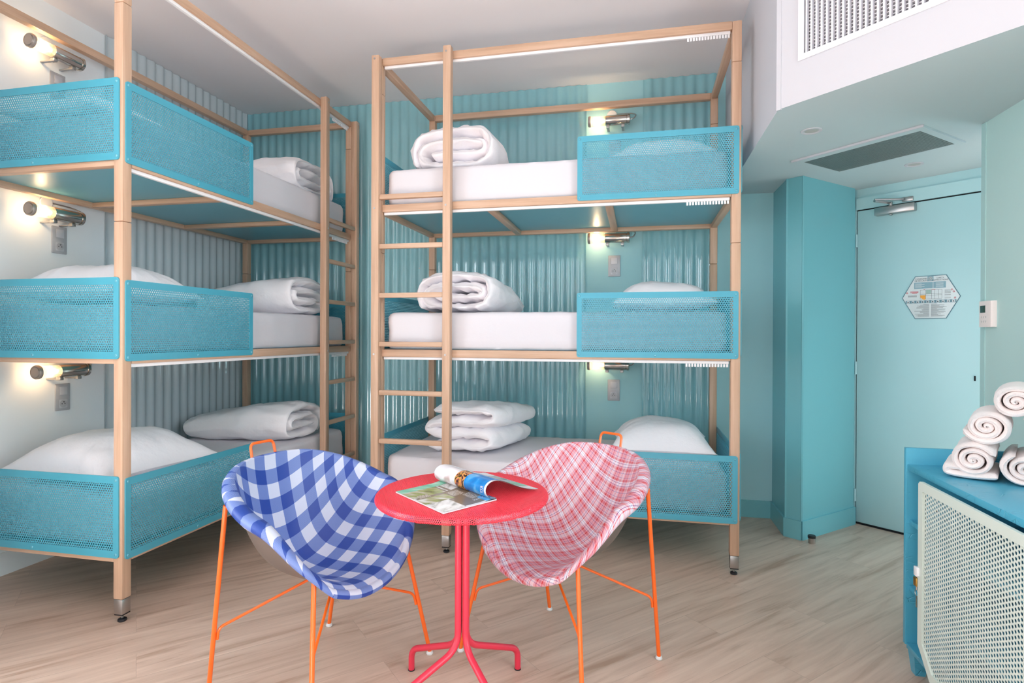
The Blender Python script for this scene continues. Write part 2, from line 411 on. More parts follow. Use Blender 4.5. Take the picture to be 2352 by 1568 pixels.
window('added_window_2', lambda m, p0, p1, q0, q1: m.box(p0, p1, YF-.11, YF-.04, q0, q1), *ADDED_WIN_F)  # unseen window, added behind the camera for even fill
# column beside the bunk and the door recess
C0, C1, C2, C3 = (.894, 4.2), (.896, 3.849), (.973, 3.789), (1.394, 4.192)
D0 = Vector((1.405, 4.245)); DD = Vector((.7604, -.6494)); DN = Vector((-.6494, -.7604))   # along the door wall / out into the room
ZS = 2.212
struct(MB().prism([C0, C1, C2, C3, (1.405, 4.245), (1.405, 4.5), (.894, 4.5)], 0, ZS).build('wall_column', TEALW, smooth=0))
P = lambda s, n=0: tuple(D0+DD*s+DN*n)
struct(MB().prism([P(-.02), P(1.35), P(1.35, -.15), P(-.02, -.15)], 0, ZS).build('wall_door_side', DOORM, smooth=0))
# baseboards
def skirting(name, pts, t=.012, h=.115, m=TEALW):
    b = MB()
    for p, q in zip(pts, pts[1:]):
        p, q = Vector(p), Vector(q); d = (q-p).normalized(); n = Vector((d.y, -d.x))
        b.prism([tuple(p), tuple(q), tuple(q+n*t+d*t*.4), tuple(p+n*t-d*t*.4)], 0, h)
    return struct(b.build(name, m, smooth=0))
skirting('baseboard_back', [(XW+.02, YW), (.894, YW)])
skirting('baseboard_column', [C0, C1, C2, C3])
skirting('baseboard_left', [(XW, YF), (XW, YW)], m=WALLW)
skirting('baseboard_right', [(XR, 3.034), (XR, YF)], m=AQUAW)
# thin raised edge strips on the column and wall end
struct(MB().box(XR-.004, XR+.02, 3.004, 3.037, .0, ZS-.001).build('trim_1', TRIMM, smooth=0))
tb = MB()
for p in (C1, C2): tb.box(p[0]-.004, p[0]+.006, p[1]-.005, p[1]+.004, .115, ZS-.001)
struct(tb.build('trim_2', TEALW, smooth=0))
# lowered ceiling over the entrance with its vent opening
S1 = Vector((.583, 2.662)); SD = Vector((.7193, -.6947)); SN = Vector((-.6947, -.7193))
def sp(s, z, n=0): q = S1+SD*s+SN*n; return (q.x, q.y, z)
VS0, VS1, VZ0, VZ1 = .113, .72, 2.404, 2.66
b = MB()
E1 = S1+SD*1.33
b.add([(S1.x, S1.y, ZS), (E1.x, E1.y, ZS), (2.5, E1.y, ZS), (2.5, 4.4, ZS), (S1.x, 4.4, ZS)], [(0, 4, 3, 2, 1)], 1)
def quad(s0, s1, a, c): b.add([sp(s0, a), sp(s1, a), sp(s1, c), sp(s0, c)], [(0, 1, 2, 3)])
quad(0, VS0, ZS, ZC); quad(VS1, 1.33, ZS, ZC); quad(VS0, VS1, ZS, VZ0); quad(VS0, VS1, VZ1, ZC)
b.add([(S1.x, S1.y, ZS), (S1.x, 4.4, ZS), (S1.x, 4.4, ZC), (S1.x, S1.y, ZC)], [(0, 3, 2, 1)])
# duct behind the opening
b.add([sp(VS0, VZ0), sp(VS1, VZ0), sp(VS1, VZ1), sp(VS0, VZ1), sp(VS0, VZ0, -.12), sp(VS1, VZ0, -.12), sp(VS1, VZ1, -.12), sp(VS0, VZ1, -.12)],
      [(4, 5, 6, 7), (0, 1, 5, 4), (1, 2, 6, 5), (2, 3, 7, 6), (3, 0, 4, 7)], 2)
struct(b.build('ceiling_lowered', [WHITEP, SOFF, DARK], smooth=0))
b = MB()
b.add([sp(-.006, ZS-.004, .004), sp(.014, ZS-.004, .004), sp(.014, ZC, .004), sp(-.006, ZC, .004), sp(-.006, ZS-.004, -.004), sp(.014, ZS-.004, -.004), sp(.014, ZC, -.004), sp(-.006, ZC, -.004)],
      [(0, 1, 2, 3), (0, 4, 5, 1), (1, 5, 6, 2), (3, 7, 4, 0)])
struct(b.build('trim_3', WHITEP, smooth=0))
# wall vent
vt = thing('air_vent', 'white slatted air vent high on the lowered white wall', 'vent', sp(VS0, VZ0))
vt.rotation_euler = (0, 0, atan2(SD.y, SD.x)); VW = VS1-VS0; VH = VZ1-VZ0   # local x along the wall, -y out into the room
b = MB(); o_ = [(-.022, -.022), (VW+.022, -.022), (VW+.022, VH+.022), (-.022, VH+.022)]; i_ = [(.002, .002), (VW-.002, .002), (VW-.002, VH-.002), (.002, VH-.002)]
frame_ring(b, o_, i_, 0, .007, lambda x, y, z: (x, -z, y)); b.build('frame', GRILLW, vt, 0)
b = MB(); n = 29
for i in range(n): x = VW*(i+.5)/n; b.box(x-.0032, x+.0032, -.004, .012, .0, VH)
b.build('upright_slats', GRILLW, vt, 0)
b = MB(); n = 18
for i in range(n): z = VH*(i+.5)/n; b.box(0, VW, .013, .03, z-.0021, z+.0021)
b.build('cross_slats', GRILLW, vt, 0)
# ceiling grille
g0 = Vector((.831, 3.453)); gx = Vector((1.274, 2.984))-g0; gl = gx.length; gx.normalize(); gy = Vector((-gx.y, gx.x)); gd = .43
gr = thing('ceiling_grille', 'long grey mesh air grille set in the lowered entrance ceiling', 'vent', (g0.x, g0.y, ZS)); gr.rotation_euler = (0, 0, atan2(gx.y, gx.x))
b = MB(); frame_ring(b, [(0, 0), (gl, 0), (gl, gd), (0, gd)], [(.035, .05), (gl-.035, .05), (gl-.035, gd-.03), (.035, gd-.03)], -.010, -.0005); b.build('frame', SOFF, gr, 0)
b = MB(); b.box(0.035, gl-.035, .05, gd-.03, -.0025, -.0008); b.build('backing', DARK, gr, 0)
b = MB(); n = 56
for i in range(n): x = .035+(gl-.07)*i/(n-1); b.box(x-.0022, x+.0022, .05, gd-.03, -.009, -.003)
n = 36
for i in range(n): y = .05+(gd-.08)*i/(n-1); b.box(.035, gl-.035, y-.0022, y+.0022, -.0085, -.0035)
b.build('mesh', GRILLG, gr, 0)
b = MB(); b.box(-.004, gl+.002, -.006, .002, -.011, -.0005); b.build('edge_lip', WHITEP, gr, 0)
for (x, y, lab) in ((.797, 2.965, 'round recessed downlight in front of the ceiling grille, nearer the white wall'), (1.517, 3.661, 'round recessed downlight behind the ceiling grille, nearer the door')):
    dl = thing('downlight', lab, 'ceiling light', (x, y, ZS), group='entrance downlights')
    MB().lathe([(.030, -.0006), (.046, -.0006), (.046, -.004), (.040, -.006), (.034, -.004), (.030, -.0015)], (0, 0, 0)).build('trim_ring', WHITEP, dl, 60)
    MB().lathe([(.0, -.0012), (.033, -.0012), (.033, -.002), (0, -.002)], (0, 0, 0)).build('lens', mat('frosted_lens', '#b9b7b2', .4), dl, 60)

# ------------------------------------------------------------------ corrugated sheets
def corr(name, label, a0, a1, z0, z1, place, m, amp=.006, pitch=.072, screws=()):
    n = int((a1-a0)/pitch*12); b = MB()
    def prof(a):
        t = (a/pitch) % 1; s = cos(2*pi*t)
        return amp*(1 if s > 0 else -1)*abs(s)**.85
    for side in (0, 1):
        b.grid(lambda u, v: place(a0+(a1-a0)*u, prof(a0+(a1-a0)*u)+.012-side*.0015, z0+(z1-z0)*v), n, 1, flip=bool(side))
    o = b.build(name, m, None, 180); tag(o, label, 'wall cladding', 'corrugated wall sheets')
    for (a, z) in screws:
        p0 = Vector(place(a, prof(a)+.0125, z)); p1 = Vector(place(a, prof(a)+.0165, z))
        s = MB().tube([p0, p1], .006, 10).build('screw', SCREW, o)
    return o
back = lambda a, d, z: (a, YW-d, z)
left = lambda a, d, z: (XW+d, a, z)
corr('corrugated_sheet', 'wide aqua corrugated sheet on the back wall left of the flat aqua strip', XW+.02, -.372, .115, ZC-.002, back, CORR_T,
     screws=[(-1.51-.14, .9), (-1.65, 1.75), (-1.65, 2.6), (-1.65, .3), (-.42, 2.9), (-.98, 2.9)])
corr('corrugated_sheet', 'narrow aqua corrugated sheet on the back wall right of the flat aqua strip', .027, .515, .115, ZC-.002, back, CORR_T, screws=[(.09, 2.91), (.45, 2.93)])
corr('corrugated_sheet', 'pale grey corrugated sheet on the left wall beside the left bunk', 2.885, YW-.02, .115, ZC-.002, left, CORR_W)

# ------------------------------------------------------------------ door
ang = atan2(DD.y, DD.x)
dr = struct(bpy.data.objects.new('door_1', None)); COL.objects.link(dr); dr.location = (D0.x, D0.y, 0); dr.rotation_euler = (0, 0, ang)  # local x along wall, -y into room
dr['label'] = 'pale aqua entrance door with a closer arm'; 
b = MB(); b.box(.028, .93, -.016, -.004, .012, 2.066, .002); b.build('door_leaf', DOORM, dr)
b = MB(); b.box(.015, .95, -.0045, -.001, 0.0, 2.078); b.build('shadow_gap', DARK, dr, 0)
b = MB(); b.box(-.012, .0225, -.022, -.0005, 0, 2.15); b.box(-.012, 1.3, -.022, -.0005, 2.0745, 2.15); b.box(.937, 1.0, -.022, -.0005, 0, 2.15); b.build('door_frame', DOORM, dr, 0)
b = MB(); b.box(0.025, .935, -.02, -.0165, .0, .011); b.build('threshold', DARK, dr, 0)
for z in (1.87, 1.03, .19):
    b = MB(); b.tube([(.025, -.024, z-.042), (.025, -.024, z+.042)], .007, 12); b.tube([(.025, -.024, z-.003), (.025, -.024, z+.003)], .0085, 12); b.build('hinge', DOORM, dr)
cl = link('door_closer', MB().box(.142, .367, -.062, -.0165, 2.012, 2.062, .006).data('door_closer', STEEL), dr)
MB().tube([(.232, -.045, 2.063), (.232, -.045, 2.088)], .011, 12).build('pivot', STEEL, cl)
b = MB(); b.tube([(.232, -.046, 2.083), (.185, -.165, 2.086)], .009, 8); b.build('closer_arm', STEEL, cl)
b = MB(); b.tube([(.185, -.165, 2.094), (.30, -.04, 2.094)], .0065, 8); b.build('closer_arm', STEEL, cl)
b = MB(); b.box(.29, .35, -.034, -.0225, 2.079, 2.106, .003); b.build('arm_bracket', STEEL, cl)
MB().box(.225, .24, -.055, -.03, 2.004, 2.011, .002).build('end_screw', STEEL, cl)
b = MB(); b.box(.655, .662, -.021, -.0165, .985, 1.015, .001); b.build('latch_mark', DARK, dr)

# hexagonal safety notice on the door: sx along the wall, z height
sg = thing('safety_notice', 'hexagonal safety instructions notice on the aqua door', 'sign', (D0.x+DD.x*.44, D0.y+DD.y*.44, 1.478)); sg.rotation_euler = (0, 0, ang)
yy = -.0165
HX = [(-.150, 0), (-.080, .131), (.080, .131), (.150, 0), (.080, -.131), (-.080, -.131)]
b = MB(); n = 6
b.add([(x, yy, z) for x, z in HX]+[(x, yy-.004, z) for x, z in HX], [tuple(range(6)), tuple(range(6, 12))[::-1]]+[(i, (i+1) % 6, (i+1) % 6+6, i+6) for i in range(6)]); b.build('plate', SIGNE, sg, 0)
HI = [(x*.972, z*.972) for x, z in HX]
b = MB(); b.add([(x, yy-.0045, z) for x, z in HI], [tuple(range(6))[::-1]]); b.build('face', SIGNW, sg, 0)
def rect(b, x0, x1, z0, z1, d=.0052, m=0): b.add([(x0, yy-d, z0), (x1, yy-d, z0), (x1, yy-d, z1), (x0, yy-d, z1)], [(0, 1, 2, 3)], m)
tx = lambda x, z, s, body, b, al='CENTER', m=0: text_mesh(body, s, b, lambda a, c: (x+a, yy-.0058, z+c), m, al)
b = MB(); tx(-.048, .110, .0115, 'CONSIGNES', b); tx(-.048, .098, .0115, 'DE SÉCURITÉ', b); b.build('heading', SIGND, sg, 0)
b = MB(); tx(.050, .110, .0115, 'SAFETY', b); tx(.050, .098, .0115, 'INSTRUCTIONS', b); b.build('heading', SIGND, sg, 0)
b = MB(); rect(b, -.015, .016, .097, .127); rect(b, -.085, .012, .054, .092, .0050); rect(b, .015, .078, .054, .092, .0050); b.build('blue_panel', mat('sign_soft_blue', '#7fa6b3', .4), sg, 0)
b = MB(); b.lathe([(.008, 0), (.011, 0), (.011, .0005), (.008, .0005)], (0, yy-.0052, .112), (0, -1, 0), 24); b.lathe([(0, 0), (.004, 0), (.004, .0005), (0, .0005)], (0, yy-.0052, .112), (0, -1, 0), 16); b.build('emblem', mat('emblem_grey', '#b9b3ac', .5), sg, 0)
b = MB(); rect(b, -.130, .130, -.035, -.018); b.build('icon_band', SIGNT, sg, 0)
b = MB()
for i in range(10): x = -.116+i*.0258; rect(b, x-.007, x+.007, -.033, -.020, .0054, i % 2 == 2)
b.build('icon', SIGNW, sg, 0)
b = MB()
for i in range(10): x = -.116+i*.0258; rect(b, x-.004, x+.003, -.031, -.024, .0060, 0)
b.build('icon_print', SIGND, sg, 0)
b = MB()
for x in (-.052, -.024, .006, .022, .040, .058): rect(b, x-.0005, x+.0005, -.010, .045)
for z in (-.010, .012, .020, .045): rect(b, -.052, .058, z-.0005, z+.0005)
b.build('floor_plan', SIGND, sg, 0)
b = MB(); rect(b, -.022, .004, .020, .044); b.build('stairwell', mat('sign_sage', '#9db8b2', .5), sg, 0)
b = MB(); b.add([(-.052, yy-.0058, .0), (-.052, yy-.0058, .013), (-.025, yy-.0058, .013), (-.025, yy-.0058, -.014), (-.036, yy-.0058, -.014)], [(0, 4, 3, 2, 1)]); b.build('room_highlight', SIGNO, sg, 0)
def part(nm, m, fill): q = MB(); fill(q); q.build(nm, m, sg, 0)
part('red_print', SIGNR, lambda q: [rect(q, x0, x1, z-.0015, z+.0015) for x0, x1, z in ((-.105, -.062, .037), (-.105, -.062, .032), (-.095, -.068, .027))])
part('red_marker', SIGNR, lambda q: rect(q, -.035, -.028, .0455, .0485)); part('red_marker', SIGNR, lambda q: rect(q, .008, .026, .0445, .0475))
for x, z in ((-.122, .030), (.108, .040), (.117, .028), (.123, -.008)):
    part('red_icon', SIGNR, lambda q: q.lathe([(.003, 0), (.0052, 0), (.0052, .0005), (.003, .0005)], (x, yy-.0052, z), (0, -1, 0), 14))
random.seed(3)
for side in (-1, 1):
    q = MB()
    for i in range(17):
        z = -.042-i*.0046; w = min(random.uniform(.035, .085) if i % 6 else .03, .13+z*.55)
        rect(q, -.006-w if side < 0 else .004, -.006 if side < 0 else .004+w, z-.0011, z+.0011)
    q.build('small_print', GREYPR, sg, 0)
part('small_print', GREYPR, lambda q: [rect(q, -.118, -.07, z-.001, z+.001) for z in (.013, .009, .005)])
part('small_print', GREYPR, lambda q: [rect(q, .072, .102, z-.0009, z+.0009) for z in (.040, .036, .030, .026, .022, .013, .009, -.004, -.009)])
part('pale_print', SIGNW, lambda q: [rect(q, -.080, -.030 if i % 2 else -.045, .060+i*.006, .0622+i*.006, .0056) for i in range(5)])
part('pale_print', SIGNW, lambda q: [rect(q, .028, .066, .060+i*.006, .0618+i*.006, .0056) for i in range(5)])

# door stop, thermostat
ds = thing('door_stop', 'small steel and black rubber door stop on the floor by the column', 'door stop', (1.022, 3.752, 0))
MB().lathe([(.0, 0), (.019, 0), (.0195, .001), (.0195, .030), (0, .030)], (0, 0, 0)).build('post', STEEL, ds)
MB().lathe([(0, .0302), (.0215, .0302), (.022, .032), (.022, .044), (.020, .046), (0, .046)], (0, 0, 0)).build('rubber_ring', BLACK, ds)
th = thing('thermostat', 'ivory wall thermostat with small dark display on the right wall', 'thermostat', (XR, 2.966, 1.342))
b = MB()
pr = [(.0, -.0462), (-.012, -.0462), (-.020, -.040), (-.023, -.026), (-.022, .044), (-.018, .0462), (0, .0462)]
b.add([(x, y, -.058) for x, y in pr]+[(x, y, .058) for x, y in pr], [tuple(range(7)), tuple(range(7, 14))[::-1]]+[(i, i+7, (i+1) % 7+7, (i+1) % 7) for i in range(7)])
b.build('body', THERM, th, 40)
MB().box(-.0245, -.0222, -.004, .034, .006, .038, .0006).build('display', LCD, th)
for r in range(2):
    for c in range(3): MB().lathe([(0, 0), (.0055, 0), (.005, .0012), (0, .0012)], (-.0222, -.008+.016*c, -.014-.020*r), (-1, 0, 0), 12).build('button', mat('button_grey', '#d9d2ce', .5), th)

# ------------------------------------------------------------------ bunk beds
BL, BD, BH, PW = 2.04, .947, 2.866, .047
ZB = [.257, 1.109, 1.960, 2.822]; RH = .0435
class Bunk: pass
# shared panel meshes (local: x along, z up, -y/+y through thickness)
def panel_meshes(L):
    H = .35; ins = .027; it = .032
    sh = hexsheet(lambda x, y: ins-.004 < x < L-ins+.004 and it-.003 < y < H-it+.003, ins, L-ins, it, H-it, .01175, .0040, .0015, lambda x, y, z: (x, .00075+z, y))
    fr = MB(); o_ = rounded_rect(0, L, 0, H, .012, 4); i_ = rounded_rect(ins, L-ins, it, H-it, .0005, 4)
    frame_ring(fr, o_, i_, -.003, .003, lambda x, y, z: (x, z, y))
    return sh.data('perforated_sheet', TEAL, 0), fr.data('guard_panel', TEAL, 0), L, H
PAN_F = panel_meshes(.832); PAN_E = panel_meshes(.920)
SCREW_ME = MB().lathe([(0, -.0015), (.006, -.0015), (.0065, 0), (.005, .0022), (.002, .003), (.0018, .0018), (0, .0018)], (0, 0, 0), (0, -1, 0), 12).data('screw', mat('teal_screw', '#6fb3c4', .3, .3))
GL_ME = MB().box(-.0045, .0045, -.004, .004, -.017, 0).box(-.0028, .0028, -.0045, .0045, -.013, -.006).data('curtain_glider', WHITEPL, 0)
def panel(root, pm, x, y, z, rotz, side, near):
    """side: direction of the outward face along local y of the panel"""
    sh, fr, L, H = pm
    p = link('guard_panel', fr, root, (x, y, z), rotz); link('perforated_sheet', sh, p)
    pts = [(.013, .016), (L-.013, .016), (L/2, .013), (.013, H-.016), (L-.013, H-.016)]
    for (a, c) in pts:
        s = link('screw', SCREW_ME, p, (a, side*.0032, c), 0 if side < 0 else pi)
    return p
def bunk(label, origin, rotz, mir):
    B = Bunk(); B.o = Vector(origin); B.rz = rotz; B.mir = mir
    root = B.root = thing('bunk_bed', label, 'bunk bed', origin, rotz, 'triple bunk beds')
    new = lambda: MB(mir)
    # corner posts, seams where the sections meet
    for (u, v) in ((0, 0), (BL-PW, 0), (0, BD-PW), (BL-PW, BD-PW)):
        b = new()
        zs = [.10, 1.72, 2.655, BH]
        for z0, z1 in zip(zs, zs[1:]): b.box(u, u+PW, v, v+PW, z0+.0006, z1-.0006, .005)
        post = b.build('post', WOOD_Z, root)
        foot(new, post, u, v)
    for k in range(4):
        z0 = ZB[k]; z1 = z0+RH
        nm = 'top_rail' if k == 3 else 'side_rail'
        new().box(PW+.0004, BL-PW-.0004, 0.0, .040, z0, z1, .004).build(nm, WOOD_U, root)
        new().box(PW+.0004, BL-PW-.0004, BD-PW, BD-.005, z0, z1, .004).build(nm, WOOD_U, root)
        new().box(.004, PW-.004, PW+.0004, BD-PW-.0004, z0, z1, .004).build('end_rail', WOOD_V, root)
        new().box(BL-PW+.004, BL-.004, PW+.0004, BD-PW-.0004, z0, z1, .004).build('end_rail', WOOD_V, root)
        if k < 3:
            new().box(PW-.0035, BL-PW+.0035, .0405, BD-PW-.0005, z1-.016, z1-.001).build('bed_board', TEALBOARD, root, 0)
            for u in (.66, 1.34): new().box(u, u+.043, .0405, BD-PW-.0005, z0, z1-.0165, .003).build('cross_slat', WOOD_V, root)
        if k > 0:
            t = new().box(PW+.008, BL-PW-.008, .012, .030, z0-.016, z0-.0003, .002).build('curtain_track', WHITEPL, root)
            u_g = 1.775 if mir > 0 else .075
            for i in range(15): link('curtain_glider', GL_ME, t, (u_g+i*.0145, mir*.021, z0-.016))
    # guard panels: the long one at the head half of the front, one across each end
    for k in range(3):
        z = ZB[k]+.012
        if mir > 0: panel(root, PAN_F, 1.197, -.0035, z, 0, -1, 1)
        else: panel(root, PAN_F, 1.197, .0035, z, 0, 1, 1)
        z = ZB[k]+.022
        # ends: local x of the panel runs along depth
        panel(root, PAN_E, BL+.0035, mir*.0135 if mir > 0 else -.0135-.920, z, pi/2, -1, 1)
        panel(root, PAN_E, -.0035, mir*.0135 if mir > 0 else -.0135-.920, z, pi/2, 1, 1)
    # fixed ladder in front of the foot half
    for u in (0.0, .437):
        b = new(); b.box(u, u+PW, -PW, -.0004, .10, BH+(0 if u == 0 else .012), .005); st = b.build('ladder_stile', WOOD_Z, root); foot(new, st, u, -PW)
        for z in (2.845, 1.975, 1.125):
            MB(mir).lathe([(0, 0), (.0065, 0), (.006, .0015), (.002, .002), (0, .0012)], (u+PW*.42, -PW-.0002, z), (0, -1, 0), 12).build('bolt', STEEL, st)
    for z in (2.041, 1.753, 1.468, 1.184, .901, .619, .335):
        new().box(PW+.0003, .4367, -.040, -.012, z-.0145, z+.0145, .005).build('ladder_rung', WOOD_U, root)
    return B
def foot(new, parent, u, v):
    c = PW/2
    b = new(); b.box(u+.002, u+PW-.002, v+.002, v+PW-.002, .036, .0998, .002); b.build('metal_sleeve', STEEL, parent)
    b = new(); b.box(u+.003, u+PW-.003, v+.003, v+PW-.003, .031, .0358); b.lathe([(0, .0), (.016, 0), (.018, .003), (.017, .010), (.010, .014), (0, .014)], (u+c, v+c, 0)); b.build('levelling_foot', BLACK, parent)
    b = new(); b.lathe([(0, .0141), (.0055, .0141), (.0055, .0309), (0, .0309)], (u+c, v+c, 0), seg=10); b.build('foot_bolt', STEEL, parent)
BR = bunk('pale wooden triple bunk bed against the back wall, ladder at its left', (-1.5247, 3.1482, 0), 0, 1)
BLf = bunk('pale wooden triple bunk bed along the left wall, ladder at its far end', (-2.1492, 4.081, 0), -pi/2, -1)
def W2(B, u, v, z):
    y = v*B.mir; c, s = cos(B.rz), sin(B.rz)
    return Vector((B.o.x+u*c-y*s, B.o.y+u*s+y*c, z))

# ------------------------------------------------------------------ bedding
def fbm(p, sc, oct=3):
    return noise.fractal(Vector(p)*sc, 1.0, 2.0, oct)
def mattress(B, k, label):
    zt = ZB[k]+RH; H = (.222, .222, .222)[k]; x0, x1, y0_, y1_ = .055, 1.985, .045, .895
    cx, cy = (x0+x1)/2, (y0_+y1_)/2; b = MB(B.mir); sd = k*5+B.mir
    rings = [(.020, 0), (.006, .004), (0, .02), (0, .06), (.001, .11), (0, .16), (.002, H-.03), (.009, H-.012), (.022, H-.003), (.05, H), (.12, H), (.22, H), (.32, H), (.40, H)]
    N = []
    nc = 6
    base = []
    for (ax, ay, bx, by, n) in ((x1-.05, y0_, x1-.05, y0_, 1),): pass
    out = rounded_rect(-(x1-x0)/2, (x1-x0)/2, -(y1_-y0_)/2, (y1_-y0_)/2, .05, 5)
    # densify straight runs
    dense = []
    for i, p in enumerate(out):
        q = out[(i+1) % len(out)]; d = hypot(q[0]-p[0], q[1]-p[1]); n = max(1, int(d/.03))
        for t in range(n): dense.append((p[0]+(q[0]-p[0])*t/n, p[1]+(q[1]-p[1])*t/n))
    n = len(dense); vs = []
    hx, hy = (x1-x0)/2, (y1_-y0_)/2
    for (ins, z) in rings:
        for (x, y) in dense:
            sx, sy = 1-ins/hx, 1-ins/hy
            px, py = x*sx, y*sy
            w = fbm((px+sd, py*2, z*4), 3.2)*.006+fbm((px*1.2+sd, py, z*2+7), 9)*.003
            if .01 < z < H-.004:
                r = hypot(px/hx, py/hy)+1e-6
                fold = abs(fbm((px*.9+sd*3, py*2.5, z*1.4), 5, 2))*.014
                px += px/hx*(w+fold*.5)*1.0 if abs(px) > hx*.97 else 0
                py += (py/hy)*(w+fold*.5) if abs(py) > hy*.94 else 0
                zz = z
            else: zz = max(0, z-(abs(w)*1.2 if z > .1 else 0))
            vs.append((px, py, zz))
    fs = [(i*n+j, i*n+(j+1) % n, (i+1)*n+(j+1) % n, (i+1)*n+j) for i in range(len(rings)-1) for j in range(n)]
    fs += [tuple(range(n))[::-1], tuple((len(rings)-1)*n+j for j in range(n))]
    b.add(vs, fs)
    # local origin is the mattress centre; mirrored with the bunk
    o = b.build('mattress', SHEET, None, 60, W2(B, cx, cy, zt), B.rz)
    return tag(o, label, 'mattress', 'sheeted mattresses on the bunks')
def ribbon(b, path, h, Wd, nW=26, npow=3.0, taper=None, seed=0, wr=.006, endvar=.05, m=0, wfreq=1.0, gather=0):
    """thick cloth following a 2D path (a,z) and spread over its width along y; puffy, rounded at both edges"""
    P = path; M = len(P); s = [0]
    for a, c in zip(P, P[1:]): s.append(s[-1]+(c-a).length)
    L = s[-1]; rows = []
    for j in range(nW+1):
        w = -1+2*j/nW; w = math.copysign(abs(w)**.8, w) if abs(w) > 0 else 0
        prof = max(0, 1-abs(w)**npow)**.5
        ring = []
        for side in (1, -1):
            idx = range(M) if side > 0 else range(M-1, -1, -1)
            for i in idx:
                d = (P[min(i+1, M-1)]-P[max(i-1, 0)]).normalized(); nr = Vector((-d.y, d.x))
                e = min(s[i], L-s[i])/h; ep = sqrt(max(0, 1-(1-min(1, e))**2))
                th = h*prof*ep
                q = P[i]+nr*side*th
                y = w*Wd/2*(1+endvar*noise.noise(Vector((s[i]*4+seed, seed, .3))))
                p = Vector((q.x, y, q.y))
                # wrinkles running across the fold direction
                k = noise.fractal(Vector((s[i]*7*wfreq+seed, y*5, side*3.1+seed)), 1, 2, 3)*wr + noise.noise(Vector((s[i]*16*wfreq, y*7+seed, side)))*wr*.5
                if gather:      # creases gathered towards the two closed edges
                    ew = abs(w)**3; cr_ = 1-abs(noise.noise(Vector((s[i]*15+seed, y*2.6, seed*.7+side))))*2
                    k += gather*(ew*.8+.22)*(cr_*abs(cr_)-.3)
                k *= prof*.8+.2*(1-abs(w)**8)
                p.x += nr.x*side*k; p.z += nr.y*side*k
                if taper: p = taper(p, w)
                ring.append(p)
        rows.append(ring)
    n = 2*M
    vs = [p for r in rows for p in r]
    fs = [(j*n+i, j*n+(i+1) % n, (j+1)*n+(i+1) % n, (j+1)*n+i) for j in range(nW) for i in range(n)]
    for j in (0, nW):
        for i in range(M-1):
            q = (j*n+i, j*n+i+1, j*n+n-2-i, j*n+n-1-i); fs.append(q if j else q[::-1])
    b.add([(p.x, p.y, p.z) for p in vs], fs, m); return b
def V2(L): return [Vector(p) for p in L]
def spiral_fold(w, t):     # four layers, the outer one wrapped right round
    z = [t*(.55+i) for i in range(4)]
    return chaikin(V2([(-w*.62, z[1]), (-w*.2, z[1]), (w*.72, z[1]), (w*.86, (z[1]+z[2])/2), (w*.72, z[2]), (0, z[2]+.004), (-w*.75, z[2]), (-w, (z[2]+z[0])/2), (-w*.8, z[0]), (0, z[0]), (w*.85, z[0]), (w*1.08, (z[0]+z[3])/2-.01), (w*.95, z[3]-.012), (w*.4, z[3]+.012), (-w*.3, z[3]+.014), (-w*.86, z[3]-.010), (-w*1.08, z[3]-.045), (-w*1.15, z[1]+.01), (-w*1.10, z[0]+.01), (-w*1.02, z[0]-.01)]), 3)
def z_fold(w, t, n=4, dx=.0):
    P = []
    for i in range(n):
        z = t*(.55+i); a = -w if i % 2 == 0 else w; o = dx*i
        P += [(a*.82+o, z), (o, z+.003), (-a*.82+o, z), (-a+o, z+t*.5)]
    return chaikin(V2(P[:-1]), 3)
def duvet(B, k, uc, vc, Wd, path, h, seed, label, droop=.55, lean=.0, narrow=.85, rz=0, far=0.0):
    zt = ZB[k]+RH+.2235; b = MB(B.mir)
    zmax = max(p.y for p in path)+h
    def tp(p, w):
        f = (w+1)/2; g = f**1.5
        sz = 1-(1-droop)*g; sx = 1-(1-narrow)*g
        # gentle sag in the middle of the far half
        return Vector((p.x*sx+lean*f, p.y, max(.002, p.z*sz)))
    ribbon(b, path, h, Wd, 56, 3.2, tp, seed, .014, .10, gather=.030)
    zm = min(v[2] for v in b.v); b.v = [(x, y, z-zm) for x, y, z in b.v]
    o = b.build('folded_duvet', LINEN, None, 180, W2(B, uc, vc, zt+.0015), B.rz+B.mir*rz)
    return tag(o, label, 'duvet', 'folded white duvets')
def pillow(B, k, uc, vc, a, c, h, label, rz=0, tilt=0, seed=0, raise_=0):
    zt = ZB[k]+RH+.2235; b = MB(B.mir); N = 44
    def fn(top):
        def f(i, j):
            s, t = 2*i-1, 2*j-1
            s = math.copysign(abs(s)**.8, s); t = math.copysign(abs(t)**.8, t)
            x = a*s*(1-.12*(1-t*t)*abs(s)**1.5); y = c*t*(1-.12*(1-s*s)*abs(t)**1.5)
            e = max(0, (1-abs(s)**2.6))*max(0, (1-abs(t)**2.6)); z = h*e**.62
            r = noise.fractal(Vector((x*5+seed, y*5, seed)), 1, 2, 3)*.012 + abs(noise.noise(Vector((atan2(y, x)*4.5+seed, hypot(x, y)*3, seed))))*.026*e**.3*(hypot(s, t)/1.2)
            zz = z*(1 if top else -.35)+(r if top else 0)*min(1, e*3+.1)
            px, pz = x, zz
            return (px, y, pz+tilt*max(0, (x/a)*.5+.5)*a)
        return f
    b.grid(fn(True), N, N); b.grid(fn(False), N, N, flip=True)
    zm = min(v[2] for v in b.v); b.v = [(x, y, z-zm) for x, y, z in b.v]
    o = b.build('pillow', LINEN, None, 180, W2(B, uc, vc, zt+.0015+raise_), B.rz+B.mir*rz)
    return tag(o, label, 'pillow', 'white pillows on the bunks')
names = ('bottom', 'middle', 'top')
for B, side in ((BR, 'right-hand bunk at the back wall'), (BLf, 'left-hand bunk along the side wall')):
    for k in range(3): mattress(B, k, 'white sheeted mattress on the %s tier of the %s' % (names[k], side))
T_ = .062
